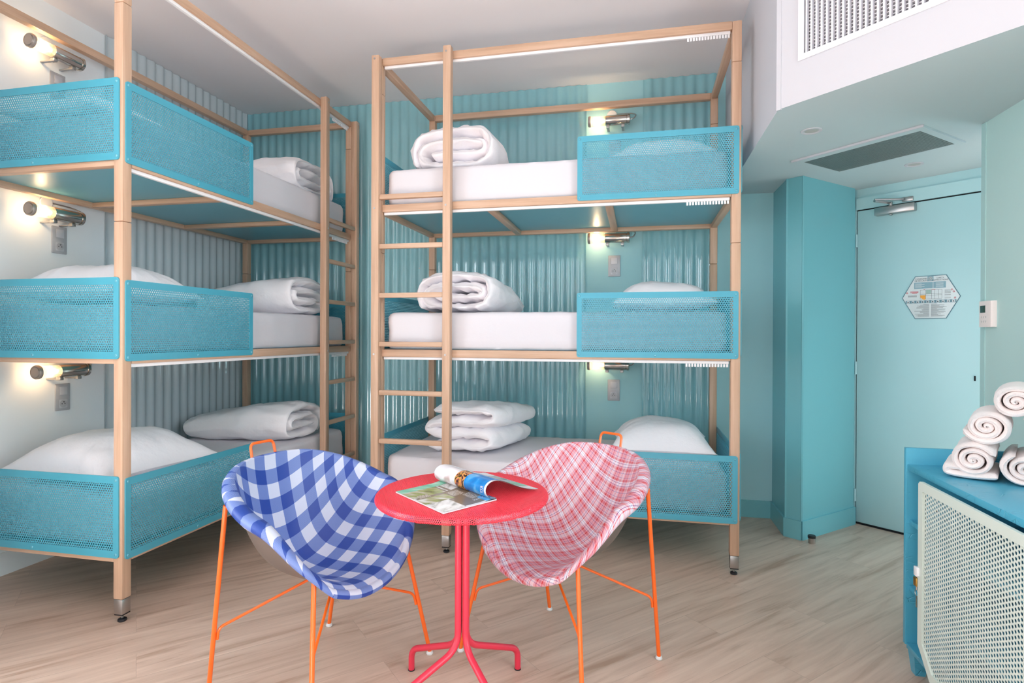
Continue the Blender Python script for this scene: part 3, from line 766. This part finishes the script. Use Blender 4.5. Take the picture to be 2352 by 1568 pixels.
duvet(BR, 2, .44, .44, .62, spiral_fold(.225, .066), .034, 11, 'rolled white duvet on the top tier of the right-hand bunk', .5, .02)
duvet(BR, 1, .455, .46, .66, spiral_fold(.205, .060), .031, 23, 'rolled white duvet on the middle tier of the right-hand bunk', .5, .10)
duvet(BR, 0, .46, .46, .62, z_fold(.215, .074, 4, .012), .039, 37, 'zigzag folded white duvet on the bottom tier of the right-hand bunk', .8, .14, .95)
duvet(BLf, 2, .36, .46, .70, spiral_fold(.235, .058), .029, 41, 'rolled white duvet on the top tier of the left-hand bunk', .75, .06)
duvet(BLf, 1, .46, .46, .74, spiral_fold(.20, .062), .031, 53, 'rolled white duvet on the middle tier of the left-hand bunk', .62, .05)
duvet(BLf, 0, .52, .47, .76, spiral_fold(.205, .060), .031, 67, 'rolled white duvet on the bottom tier of the left-hand bunk', .6, .06)
pillow(BR, 2, 1.66, .50, .30, .28, .13, 'white pillow on the top tier of the right-hand bunk, behind the perforated panel', 0, 0, 3)
pillow(BR, 1, 1.66, .50, .30, .28, .14, 'white pillow on the middle tier of the right-hand bunk', .05, 0, 5)
pillow(BR, 0, 1.66, .52, .30, .30, .15, 'white pillow on the bottom tier of the right-hand bunk', 0, 0, 8)
pillow(BLf, 2, 1.68, .50, .30, .28, .11, 'white pillow on the top tier of the left-hand bunk, behind the perforated panel', 0, 0, 13)
pillow(BLf, 1, 1.66, .48, .30, .32, .15, 'white pillow on the middle tier of the left-hand bunk', 0, 0, 17)
pillow(BLf, 0, 1.64, .46, .34, .34, .165, 'white pillow on the bottom tier of the left-hand bunk', .1, 0, 21)

# ------------------------------------------------------------------ bed lamps and switch plates
def lamp(loc, rotz, label, tilt=0.0):
    """local x: from glass end to metal end (length .29); wall lies at +y"""
    t = thing('bed_lamp', label, 'wall lamp', loc, rotz, 'tubular bed lamps'); t.rotation_euler = (0, tilt, rotz)
    r = .034
    MB().lathe([(0, -.150), (.026, -.150), (.028, -.146), (.034, -.149), (.037, -.145), (.037, -.132), (.035, -.130), (0, -.130)], (0, 0, 0), (1, 0, 0), 28).build('end_cap', CAPM, t, 40)
    b = MB(); b.tube([(-.130, 0, 0), (-.028, 0, 0)], .0325, 32, False); b.build('glass_tube', GLASS, t, 180)
    b = MB(); b.lathe([(0, -.078), (.008, -.074), (.015, -.062), (.017, -.050), (.013, -.036), (.010, -.030), (0, -.030)], (0, 0, 0), (1, 0, 0), 20); b.build('bulb', BULB, t, 180)
    MB().lathe([(0, -.028), (.0335, -.028), (.035, -.026), (.035, .118), (.033, .120), (.033, .124), (.038, .125), (.038, .138), (.034, .142), (0, .142)], (0, 0, 0), (1, 0, 0), 32).build('metal_body', CHROME, t, 40)
    for x in (-.012, .092):
        b = MB(); b.box(x-.011, x+.011, -.010, .020, -.052, -.034, .003); b.tube([(x, -.014, -.043), (x, .0, -.043)], .005, 8); b.build('clamp', STEEL, t)
        b = MB(); b.box(x-.009, x+.009, .018, .088, -.049, -.043, .001); b.build('bracket', STEEL, t)
    b = MB(); b.tube(arc_path([(.142, 0, 0), (.165, 0, .002), (.185, .02, .035), (.15, .07, .066), (.04, .086, .072)], .05, 6), .0042, 8); b.build('cable', STEEL, t)
    b = MB(); b.lathe([(0, 0), (.036, 0), (.036, .004), (.033, .007), (0, .007)], (.012, .0885, .068), (0, -1, 0), 28); b.build('wall_rose', WHITEPL if rotz == 0 else WALLW, t, 40)
    l = bpy.data.lights.new('bed_lamp_bulb', 'POINT'); l.energy = 1.25; l.color = (1, .72, .45); l.shadow_soft_size = .018
    lo = bpy.data.objects.new('bed_lamp_bulb', l); COL.objects.link(lo); lo.parent = t; lo.location = (-.085, 0, 0)
    return t
for z, nm in ((2.752, 'top'), (1.925, 'middle'), (1.030, 'bottom')):
    lamp((-.203, YW-.09, z), 0, 'lit steel tube lamp on the back wall above the %s tier of the right-hand bunk' % nm)
for z, y, nm in ((2.760, 2.525, 'top'), (1.888, 2.525, 'middle'), (1.034, 2.560, 'bottom')):
    lamp((XW+.09, y, z), pi/2, 'lit steel tube lamp on the left wall above the %s tier of the left-hand bunk' % nm)
def plate(loc, rotz, label):
    t = thing('switch_plate', label, 'switch and socket', loc, rotz, 'bed switch and socket plates')   # wall at +y, origin at centre
    MB().box(-.043, .043, -.009, 0, -.076, .076, .004).build('plate', ALUP, t)
    s = MB().box(-.0225, .0225, -.0125, -.0092, .0135, .0595, .002).build('switch', ALUP2, t)
    b = MB(); o_ = rounded_rect(-.0235, .0235, -.0605, -.0135, .002, 2)
    n = 32; circ = []
    for p in o_: circ.append(p)
    b.box(-.0235, .0235, -.011, -.0092, -.0605, -.0135, .001); so = b.build('socket', ALUP2, t)
    b = MB(); b.lathe([(.0195, 0), (.0215, 0), (.0215, .0014), (.0195, .0014)], (0, -.0108, -.037), (0, -1, 0), 28); b.build('socket_rim', ALUP, so, 40)
    b = MB(); b.lathe([(0, 0), (.0193, 0), (.0193, .0006), (0, .0006)], (0, -.0108, -.037), (0, -1, 0), 28); b.build('socket_well', ALUP, so, 40)
    b = MB()
    for (x, z, r) in ((-.0085, -.037, .0028), (.0085, -.037, .0028)): b.lathe([(0, 0), (r, 0), (r, .0004), (0, .0004)], (x, -.0118, z), (0, -1, 0), 10)
    b.tube([(0, -.0114, -.027), (0, -.018, -.027)], .0024, 8); b.build('contacts', BLACK, so)
    return t
for z, nm in ((2.60, 'top'), (1.737, 'middle'), (.846, 'bottom')):
    plate((-.170, YW, z), 0, 'grey switch and socket plate on the back wall, %s tier of the right-hand bunk' % nm)
for z, y, nm in ((2.615, 2.60, 'top'), (1.762, 2.61, 'middle'), (.880, 2.63, 'bottom')):
    plate((XW, y, z), pi/2, 'grey switch and socket plate on the left wall, %s tier of the left-hand bunk' % nm)

# ------------------------------------------------------------------ chairs
RIM = [(0, .0, .249, .370), (18, .100, .247, .377), (36, .190, .229, .425), (54, .284, .188, .530), (72, .332, .095, .632), (90, .339, -.012, .668), (108, .316, -.114, .705), (126, .263, -.203, .739), (144, .179, -.262, .763), (162, .088, -.293, .772), (180, 0, -.305, .773)]
def cat(P, t):
    n = len(P)-1; x = max(0, min(n-1e-6, t*n)); i = int(x); f = x-i
    p0, p1, p2, p3 = P[max(0, i-1)], P[i], P[i+1], P[min(n, i+2)]
    return [0.5*((2*b)+(-a+c)*f+(2*a-5*b+4*c-d)*f*f+(-a+3*b-3*c+d)*f**3) for a, b, c, d in zip(p0, p1, p2, p3)]
def rim_at(deg): return cat([r[1:] for r in RIM], deg/180)
CENTER = [(.228, .388), (.195, .398), (.12, .392), (.02, .382), (-.08, .382), (-.15, .400), (-.205, .455), (-.240, .55), (-.266, .65), (-.283, .735), (-.287, .779)]
def shell_pt(u, v):
    """u -1..1 across, v 0..1 from the front lip to the top of the back"""
    t = min(max(v, 0), 1); s = min(max(u, -1), 1)
    rx, ry, rz = rim_at(37+t*115); k = 1-(.021+.027*sin(pi*t))/max(.05, hypot(rx, ry)); rx *= k; ry *= k; rz += .007
    cy, cz = cat([(y, z) for y, z in CENTER], t)
    a = abs(s); w = a**2.2
    x = s*rx*(1+.0*a); y = cy+(ry-cy)*w; z = cz+(rz-cz)*(a**2.15)
    return Vector((x, y, z))
def chair(name_label, loc, th, cloth_m, uvrot, uvoff, lab_extra):
    t = thing('tub_chair', name_label, 'chair', (loc[0], loc[1], 0), th-pi/2)      # local +y is the way the chair faces
    NU, NV = 48, 48; b = MB(); off = -.0118*0
    pts = [[shell_pt(-1+2*i/NU, j/NV) for i in range(NU+1)] for j in range(NV+1)]
    # arc length uv
    U = [[0]*(NU+1) for _ in range(NV+1)]; Vv = [[0]*(NU+1) for _ in range(NV+1)]
    for j in range(NV+1):
        h = NU//2
        for i in range(h+1, NU+1):
            U[j][i] = U[j][i-1]+(pts[j][i]-pts[j][i-1]).length; U[j][NU-i] = -U[j][i]
    for j in range(1, NV+1):
        for i in range(NU+1):
            Vv[j][i] = Vv[j-1][i]+(pts[j][NU//2]-pts[j-1][NU//2]).length*.75+(pts[j][i]-pts[j-1][i]).length*.25
    uv = []
    cr, sr = cos(uvrot), sin(uvrot)
    for j in range(NV+1):
        for i in range(NU+1): uv.append((U[j][i]*cr-Vv[j][i]*sr+uvoff[0], U[j][i]*sr+Vv[j][i]*cr+uvoff[1]))
    q = lambda i, j: j*(NU+1)+i
    vs = [p for r in pts for p in r]; fs = [(q(i, j), q(i+1, j), q(i+1, j+1), q(i, j+1)) for j in range(NV) for i in range(NU)]
    # rolled rim: continue the cloth outward and down round the whole edge
    loop = [(i, 0) for i in range(NU)]+[(NU, j) for j in range(NV)]+[(NU-i, NV) for i in range(NU)]+[(0, NV-j) for j in range(NV)]
    cen = Vector((0, 0, .55)); L = len(loop); ring0 = [q(*l) for l in loop]; prev = ring0
    nrm_ = []
    for k, (i, j) in enumerate(loop):
        t2 = pts[loop[(k+3) % L][1]][loop[(k+3) % L][0]]-pts[loop[(k-3) % L][1]][loop[(k-3) % L][0]]
        n = Vector((t2.y, -t2.x, 0)); n = n.normalized() if n.length > 1e-5 else Vector((0, 1, 0))
        p = pts[j][i]; nrm_.append(n if n.x*p.x+n.y*(p.y+.03) > 0 else -n)
    nrm_ = [(nrm_[(k-2) % L]+nrm_[(k-1) % L]+nrm_[k]+nrm_[(k+1) % L]+nrm_[(k+2) % L]).normalized() for k in range(L)]
    for (ox, oz) in ((.009, .002), (.017, -.001), (.0205, -.009), (.021, -.019), (.017, -.027)):
        ring = []
        for k, (i, j) in enumerate(loop):
            n = nrm_[k]; ring.append(len(vs)); sk = 1+1.25*sin(pi*j/NV); vs.append(pts[j][i]+n*ox*sk+Vector((0, 0, oz*(1+.3*sin(pi*j/NV)))))
            uu = uv[ring0[k]]; g_ = (ox-oz)*.9
            fu = (1 if i == NU else -1 if i == 0 else 0); fv = (1 if j == NV else -1 if j == 0 else 0)
            uv.append((uu[0]+g_*(fu*cr-fv*sr), uu[1]+g_*(fu*sr+fv*cr)))
        for k in range(L): l = (k+1) % L; fs.append((prev[k], ring[k], ring[l], prev[l]))
        prev = ring
    b.add(vs, fs); b.uv = uv
    sh = b.build('seat_shell', cloth_m, t, 180)
    # hard underside, a few millimetres below the cloth
    me = sh.data; nn = [v.normal.copy() for v in me.vertices]
    b = MB(); g = (NU+1)*(NV+1); nrm = nn[:g]
    up = 1 if sum(n.z for n in nrm) > 0 else -1
    inner = []
    vs2 = []
    for j in range(NV+1):
        for i in range(NU+1):
            k = q(i, j); e = min(1, min(i, NU-i, j*1.0, (NV-j)*1.0)/4)
            vs2.append(pts[j][i]-nrm[k]*up*(.003+.009*e))
    b.add(vs2, [(q(i, j), q(i, j+1), q(i+1, j+1), q(i+1, j)) for j in range(NV) for i in range(NU)])
    tag(b.build('shell_underside', TAUPE, t, 180), 'dark smooth underside')
    # legs: foot positions and where they meet the rim
    ft = {'bl': (-.277, -.2515), 'br': (.277, -.2515), 'fl': (-.301, .2515), 'fr': (.301, .2515)}
    topb = (.288, -.148, .676); topf = (.226, .186, .464)
    for kk, (x, y) in ft.items():
        sx = 1 if x > 0 else -1
        tp = (topb[0]*sx, topb[1], topb[2]) if kk[0] == 'b' else (topf[0]*sx, topf[1], topf[2])
        Pf, Pt = Vector((x, y, .012)), Vector(tp)
        leg = MB().tube([Pf, Pt], .0078, 14).build('leg', ORANGE, t)
        MB().lathe([(0, 0), (.011, 0), (.0135, .004), (.0125, .009), (.009, .013), (0, .014)], (x, y, 0), (0, 0, 1), 16).build('foot_glide', GLIDE, leg)
        # thin brace from the leg up under the seat
        ja = Pf.lerp(Pt, .30 if kk[0] == 'b' else .42); jb = Pf.lerp(Pt, .36 if kk[0] == 'b' else .52); inn = Vector((-sx, (1 if kk[0] == 'b' else -1)*.9, 0)).normalized()*.0125
        hub = Vector((.03*sx, (-.05 if kk[0] == 'b' else .07), .352))
        MB().tube(arc_path([ja+inn, jb+inn*1.0, hub], .035, 6), .0048, 10).build('brace', ORANGE, t)
    MB().tube([(-.03, -.06, .362), (.03, -.06, .362), (.03, .08, .362), (-.03, .08, .362), (-.03, -.06, .362)], .006, 8).build('seat_mount', ORANGE, t)
    hw = .052
    MB().tube(arc_path([(-hw-.004, -.288, .66), (-hw-.002, -.316, .765), (-hw, -.330, .822), (hw, -.330, .822), (hw+.002, -.316, .765), (hw+.004, -.288, .66)], .02, 6), .0055, 10).build('handle', ORANGE, t)
    return t
chair('blue and white gingham tub chair on orange legs, left of the red table', (-1.107, 1.887), radians(-15.0), GINGHAM, 0, (.027, .03), '')
chair('red plaid tub chair on orange legs, right of the red table', (-.286, 2.209), radians(237.6), PLAID, radians(-24), (0, 0), '')

# ------------------------------------------------------------------ red table
TX, TY, TZ, TR = -.583, 1.880, .708, .292
tb = thing('bistro_table', 'round red perforated metal table with four tube legs', 'table', (TX, TY, 0))
r0 = TR-.012; ra = .013; tot = r0+ra*radians(140)
def bend(x, y, z):
    r = hypot(x, y)
    if r < r0: return (x, y, TZ+z)
    a = min((r-r0)/ra, radians(150)); rr = r0+(ra+z)*sin(a); c = 1/r
    return (x*c*rr, y*c*rr, TZ-ra+(ra+z)*cos(a))
tm = hexsheet(lambda x, y: hypot(x, y) < tot, -tot, tot, -tot, tot, .0066, .0021, .0014, bend, 6, False)
tm.build('tabletop', RED, tb, 0)
b = MB(); b.lathe([(r0-.02, TZ-.012), (r0-.02, TZ-.002), (r0-.012, TZ-.002), (r0-.012, TZ-.012)], (0, 0, 0), seg=64); b.build('rim_support', RED, tb)
for k, (fx, fy) in enumerate(((-.231, .117), (.151, .209), (-.19, -.26), (.19, -.19))):
    d = Vector((fx, fy, 0)); n = (Vector((.977, .214, 0))*(-1, 1, -1, 1)[k]+Vector((-.214, .977, 0))*(1, 1, -1, -1)[k])*.0128
    hz = .078
    leg = MB().tube(arc_path([(n.x, n.y, TZ-.004), (n.x, n.y, .178), (d.x, d.y, hz), (d.x, d.y, .003)], .055, 8), .0112, 14).build('leg', REDT, tb)
    MB().lathe([(0, 0), (.0125, 0), (.0125, .004), (0, .004)], (d.x, d.y, 0), seg=14).build('foot_cap', BLACK, leg)
MB().lathe([(.01, TZ-.016), (.10, TZ-.014), (.10, TZ-.004), (.01, TZ-.003)], (0, 0, 0), seg=32).build('top_plate', REDT, tb)

# ------------------------------------------------------------------ magazine
mg = thing('magazine', 'open glossy magazine with a curled right page on the red table', 'magazine', (0, 0, TZ+.0015))
Lc, Fc, S1c, S0c = Vector((-.793, 1.802)), Vector((-.562, 1.620)), Vector((-.442, 1.795)), Vector((-.679, 1.976))
def pg(u, v, z=0):                     # u across from outer edge to spine, v from the near edge to the far edge
    p = (Fc*(1-u)+S1c*u)*(1-v)+(Lc*(1-u)+S0c*u)*v
    return (p.x, p.y, z+.004+.006*max(0, u-.7)/.3*sin(pi*min(1, (u-.7)/.3*.9)) if u > .7 else z+.004)
b = MB()
b.add([(p.x, p.y, 0) for p in (Fc, S1c, S0c, Lc)]+[(p.x, p.y, .004) for p in (Fc, S1c, S0c, Lc)], [(3, 2, 1, 0), (0, 1, 5, 4), (1, 2, 6, 5), (2, 3, 7, 6), (3, 0, 4, 7)])
b.grid(lambda i, j: pg(i, j, .0002), 16, 2)
b.build('page_block', PAPER, mg, 60)
def patch(nm, u0, u1, v0, v1, m, z=.0006):
    b = MB(); b.grid(lambda i, j: pg(u0+(u1-u0)*i, v0+(v1-v0)*j, z), 12, 2); return b.build(nm, m, mg, 60)
patch('taupe_ground', .03, .995, .03, .97, PR_BROWN, .0005)
patch('picture', 0, 1.0, .86, 1.0, PR_LAGOON); patch('picture', 0, .62, .60, .86, PR_GREEN); patch('picture', .66, 1.0, .62, .85, PR_FALLS)
patch('picture', .02, .42, 0, .34, PR_FALLS); patch('picture', .0, .55, .34, .54, PR_GREEN, .0008)
patch('text_block', .58, .80, .40, .56, PR_TEXT, .0009); patch('text_block', .72, .95, .18, .38, PR_TEXT, .0009); patch('text_block', .10, .30, .56, .66, PR_TEXT, .0010)
patch('picture', .80, 1.0, 0.0, .22, PR_SEA, .0007)
# curled page: cylinder rolled over the spine then lying down to the right
sp0, sp1 = S0c, S1c; ax = (sp1-sp0); ln = ax.length; ax.normalize(); out = Vector((-ax.y, ax.x))
if out.x < 0: out = -out
prof = [(0, .004), (-.030, .010), (-.048, .026), (-.050, .045), (-.036, .060), (-.012, .066), (.022, .060), (.060, .045), (.095, .030), (.130, .018), (.165, .010), (.196, .006)]
pc = [Vector(p) for p in chaikin([Vector(p) for p in prof], 2)]
def curl(i, j, d=0):
    k = j; x = i*(len(pc)-1); a = int(min(x, len(pc)-2)); f = x-a; p = pc[a].lerp(pc[a+1], f); tn = (pc[a+1]-pc[a]).normalized()
    nr = Vector((-tn.y, tn.x)); p = p+nr*d
    w = 1.0-.30*k*min(1, 0)                    # same roll all along the spine
    q = sp0+ax*(ln*k)+out*p.x*.93
    return (q.x, q.y, max(.0012, p.y))
b = MB(); b.grid(lambda i, j: curl(i, j, 0), 44, 10); b.grid(lambda i, j: curl(i, j, -.0012), 44, 10, flip=True); b.build('curled_pages', PAPER, mg, 180)
def cpatch(nm, i0, i1, j0, j1, m, d=-.0016):
    b = MB(); b.grid(lambda i, j: curl(i0+(i1-i0)*i, j0+(j1-j0)*j, d), 20, 6, flip=True); return b.build(nm, m, mg, 180)
for s_ in (.0006,):
    cpatch('picture', .03, .56, .02, .40, PR_PORT, s_); cpatch('picture', .03, .50, .42, .60, PR_ANIM, s_); cpatch('picture', .03, .58, .60, .97, PR_SEA, s_); cpatch('picture', .60, .97, .22, .60, PR_GREY, s_); cpatch('picture', .60, .97, .62, .85, PR_LAGOON, s_)
b = MB()
text_mesh('DU MONDE', .017, b, lambda x, y: pg(.97-(x+.045)/.3, .115-y/.3+.03, .0014)); text_mesh('Voyages', .010, b, lambda x, y: pg(.80-x/.3, .27-y/.3, .0014)) if False else None
b.build('page_lettering', PAPER, mg, 0)
b = MB(); text_mesh('TOUR', .020, b, lambda x, y: curl(.20+(x+.03)*1.9, .955-y*3.4, .0014)); b.build('page_lettering', PAPER, mg, 0)

# ------------------------------------------------------------------ cabinet
CX0, CX1, CY1, CY0 = .972, 1.528, 2.412, 1.30
cb = thing('cabinet', 'teal painted strand-board cabinet with shelves and a mint perforated door', 'cabinet', (CX0, CY1, 0))   # local x into the wall, y negative towards the camera
LD, DP = CY1-CY0, CX1-CX0
MB().box(0, DP, -.018, 0, .100, .828, .0015).build('side_panel', OSB, cb)
MB().box(0, DP, -LD, -LD+.018, .100, .828, .0015).build('side_panel', OSB, cb)
MB().box(DP-.014, DP, -LD+.0185, -.0185, .100, .828).build('back_panel', OSB, cb)
MB().box(.004, DP-.0145, -LD+.0185, -.0185, .746, .768, .0015).build('worktop', OSB, cb)
MB().box(.004, DP-.0145, -LD+.0185, -.0185, .088, .106, .0015).build('base_board', OSB, cb)
for z in (.302, .545): MB().box(.012, DP-.0145, -LD+.0185, -.0185, z, z+.018, .0015).build('shelf', OSB, cb)
for (x, y) in ((.012, -.06), (DP-.07, -.06), (.012, -LD+.02), (DP-.07, -LD+.02)):
    b = MB(); b.add([(x, y+.056, .0995), (x+.056, y+.056, .0995), (x+.056, y, .0995), (x, y, .0995), (x+.012, y+.050, 0), (x+.044, y+.050, 0), (x+.044, y+.016, 0), (x+.012, y+.016, 0)],
                    [(3, 2, 1, 0), (4, 5, 6, 7), (0, 1, 5, 4), (1, 2, 6, 5), (2, 3, 7, 6), (3, 0, 4, 7)])
    b.add([], []); b.f = [f[::-1] for f in b.f]; b.build('leg', OSB, cb, 0)
b = MB()
for z in (.43, .47, .51, .60, .35, .64): b.lathe([(0, 0), (.0035, 0), (.0035, .0008), (0, .0008)], (.10, -.0182, z), (0, -1, 0), 8)
b.build('peg_holes', DARK, cb)
# mint door: local plane x=-.014.. ; y from -.160 back towards the camera
dy0, dy1, dz0, dz1 = -.160, -.86, .090, .740
dw, dh = dy0-dy1, dz1-dz0; ch = .085
fnd = lambda x, y, z: (-.012-z, dy0-x, dz0+y)
outer = [(ch, 0), (dw-ch, 0), (dw, ch), (dw, dh-.010), (dw-.010, dh), (.010, dh), (0, dh-.010), (0, ch)]
e = .030; k_ = ch+e*.41
inner = [(k_, e), (dw-k_, e), (dw-e, k_), (dw-e, dh-e-.004), (dw-e-.004, dh-e), (e+.004, dh-e), (e, dh-e-.004), (e, k_)]
b = MB(); frame_ring(b, outer, inner, -.004, .008, fnd); door = b.build('door', MINT, cb, 0)
ins = lambda x, y: e-.004 < x < dw-e+.004 and e-.004 < y < dh-e+.004 and x+y > ch+e*1.41-.004 and (dw-x)+y > ch+e*1.41
hexsheet(lambda x, y: ins(y, x), 0, dh, 0, dw, .0146, .0049, .0015, lambda x, y, z: fnd(y, x, z+.002), 12).build('perforated_sheet', MINT, door, 0)
b = MB(); b.box(-.024, -.002, dy0+.001, dy0+.022, .405, .437, .002); b.box(-.028, -.012, dy0-.012, dy0+.010, .412, .440, .002); b.build('hasp', WHITEPL, door)
pk = thing('padlock', 'small brass padlock with keys hanging from the mint cabinet door', 'padlock', (CX0-.018, CY1+dy0+.012, .39))
MB().box(-.007, .007, -.0105, .0105, -.020, .010, .002).build('body', BRASS, pk)
MB().tube(arc_path([(0, -.0065, .0104), (0, -.0065, .034), (0, .0065, .034), (0, .0065, .0104)], .006, 6), .0022, 8).build('shackle', CHROME, pk)
b = MB(); b.tube([(0, 0, -.0204), (0, 0, -.034)], .0026, 8); ke = b.build('key', CHROME, pk)
b = MB(); b.tube([(0, .011*cos(t*pi/8), -.045+.011*sin(t*pi/8)) for t in range(17)], .0011, 6, False); b.build('key_ring', CHROME, ke)
b = MB(); b.box(-.001, .001, -.0035, .0035, -.095, -.056); b.build('key_blade', CHROME, ke, 0)

# ------------------------------------------------------------------ rolled towels
def towel_path(rad, turns, t, flat=0, sq=1.0):
    P = []; n = int(turns*22)
    for i in range(n+1):
        a = -pi/2+2*pi*turns*(1-i/n)*-1; f = i/n; r = rad*(.10+.90*f)
        P.append(Vector((cos(a)*r*1.06, sin(a)*r*sq+rad*sq)))
    return P
def towel(px, py, z, rad, ln, az, seed, label, flap=0, ph=0, sq=.92):
    b = MB(); turns = 3.0; n = 84; P = []
    for i in range(n+1):
        f = i/n; a = ph-2*pi*turns*f; r = rad*(.12+.88*f)-.011
        wob = 1+.07*noise.noise(Vector((f*9+seed, seed, 0)))
        P.append(Vector((cos(a)*r*1.05*wob, sin(a)*r*sq*wob+rad*sq)))
    if flap:
        # the loose end lies flat under the roll
        last = P[-1]
    th = rad*.88/turns*.5
    ribbon(b, P, th*.98, ln, 14, 9, None, seed, .0035, .03, wfreq=1.6)
    if flap:
        F_ = chaikin(V2([(rad*.9, .016), (0, .010), (-rad*1.02, .012), (-rad*1.08, .024), (-rad*1.0, .036), (-rad*.4, .034)]), 3)
        ribbon(b, F_, .012, ln*.99, 14, 9, None, seed+2, .002, .02)
    zm = min(v[2] for v in b.v); b.v = [(x, y, zz-zm) for x, y, zz in b.v]
    o = b.build('rolled_towel', TERRY, None, 180, (px, py, z), az)
    return tag(o, label, 'towel', 'rolled white towels on the cabinet')
taz = radians(-30)
dirx = Vector((cos(taz), sin(taz))); diry = Vector((-sin(taz), cos(taz)))     # across / back along the roll
def tw(t, z, rad, seed, label, **k):
    c = Vector((1.064, 2.166))+Vector((.95, .10))*t*.0+dirx*t+diry*.14
    return towel(c.x, c.y, z, rad, .28, taz, seed, label, **k)
ZT = .7690
tw(.010, ZT, .069, 3, 'rolled white towel at the left end of the bottom row of the towel pile', flap=1, ph=.4)
tw(.138, ZT, .064, 9, 'rolled white towel in the bottom row of the pile, right of the left-end towel', ph=2.0)
tw(.042, ZT+.118, .070, 15, 'rolled white towel in the second row of the pile, left one', ph=3.4)
tw(.196, ZT+.106, .064, 22, 'rolled white towel in the second row of the pile, right one', ph=.9)
tw(.114, ZT+.208, .070, 31, 'rolled white towel on the very top of the towel pile', ph=5.0)
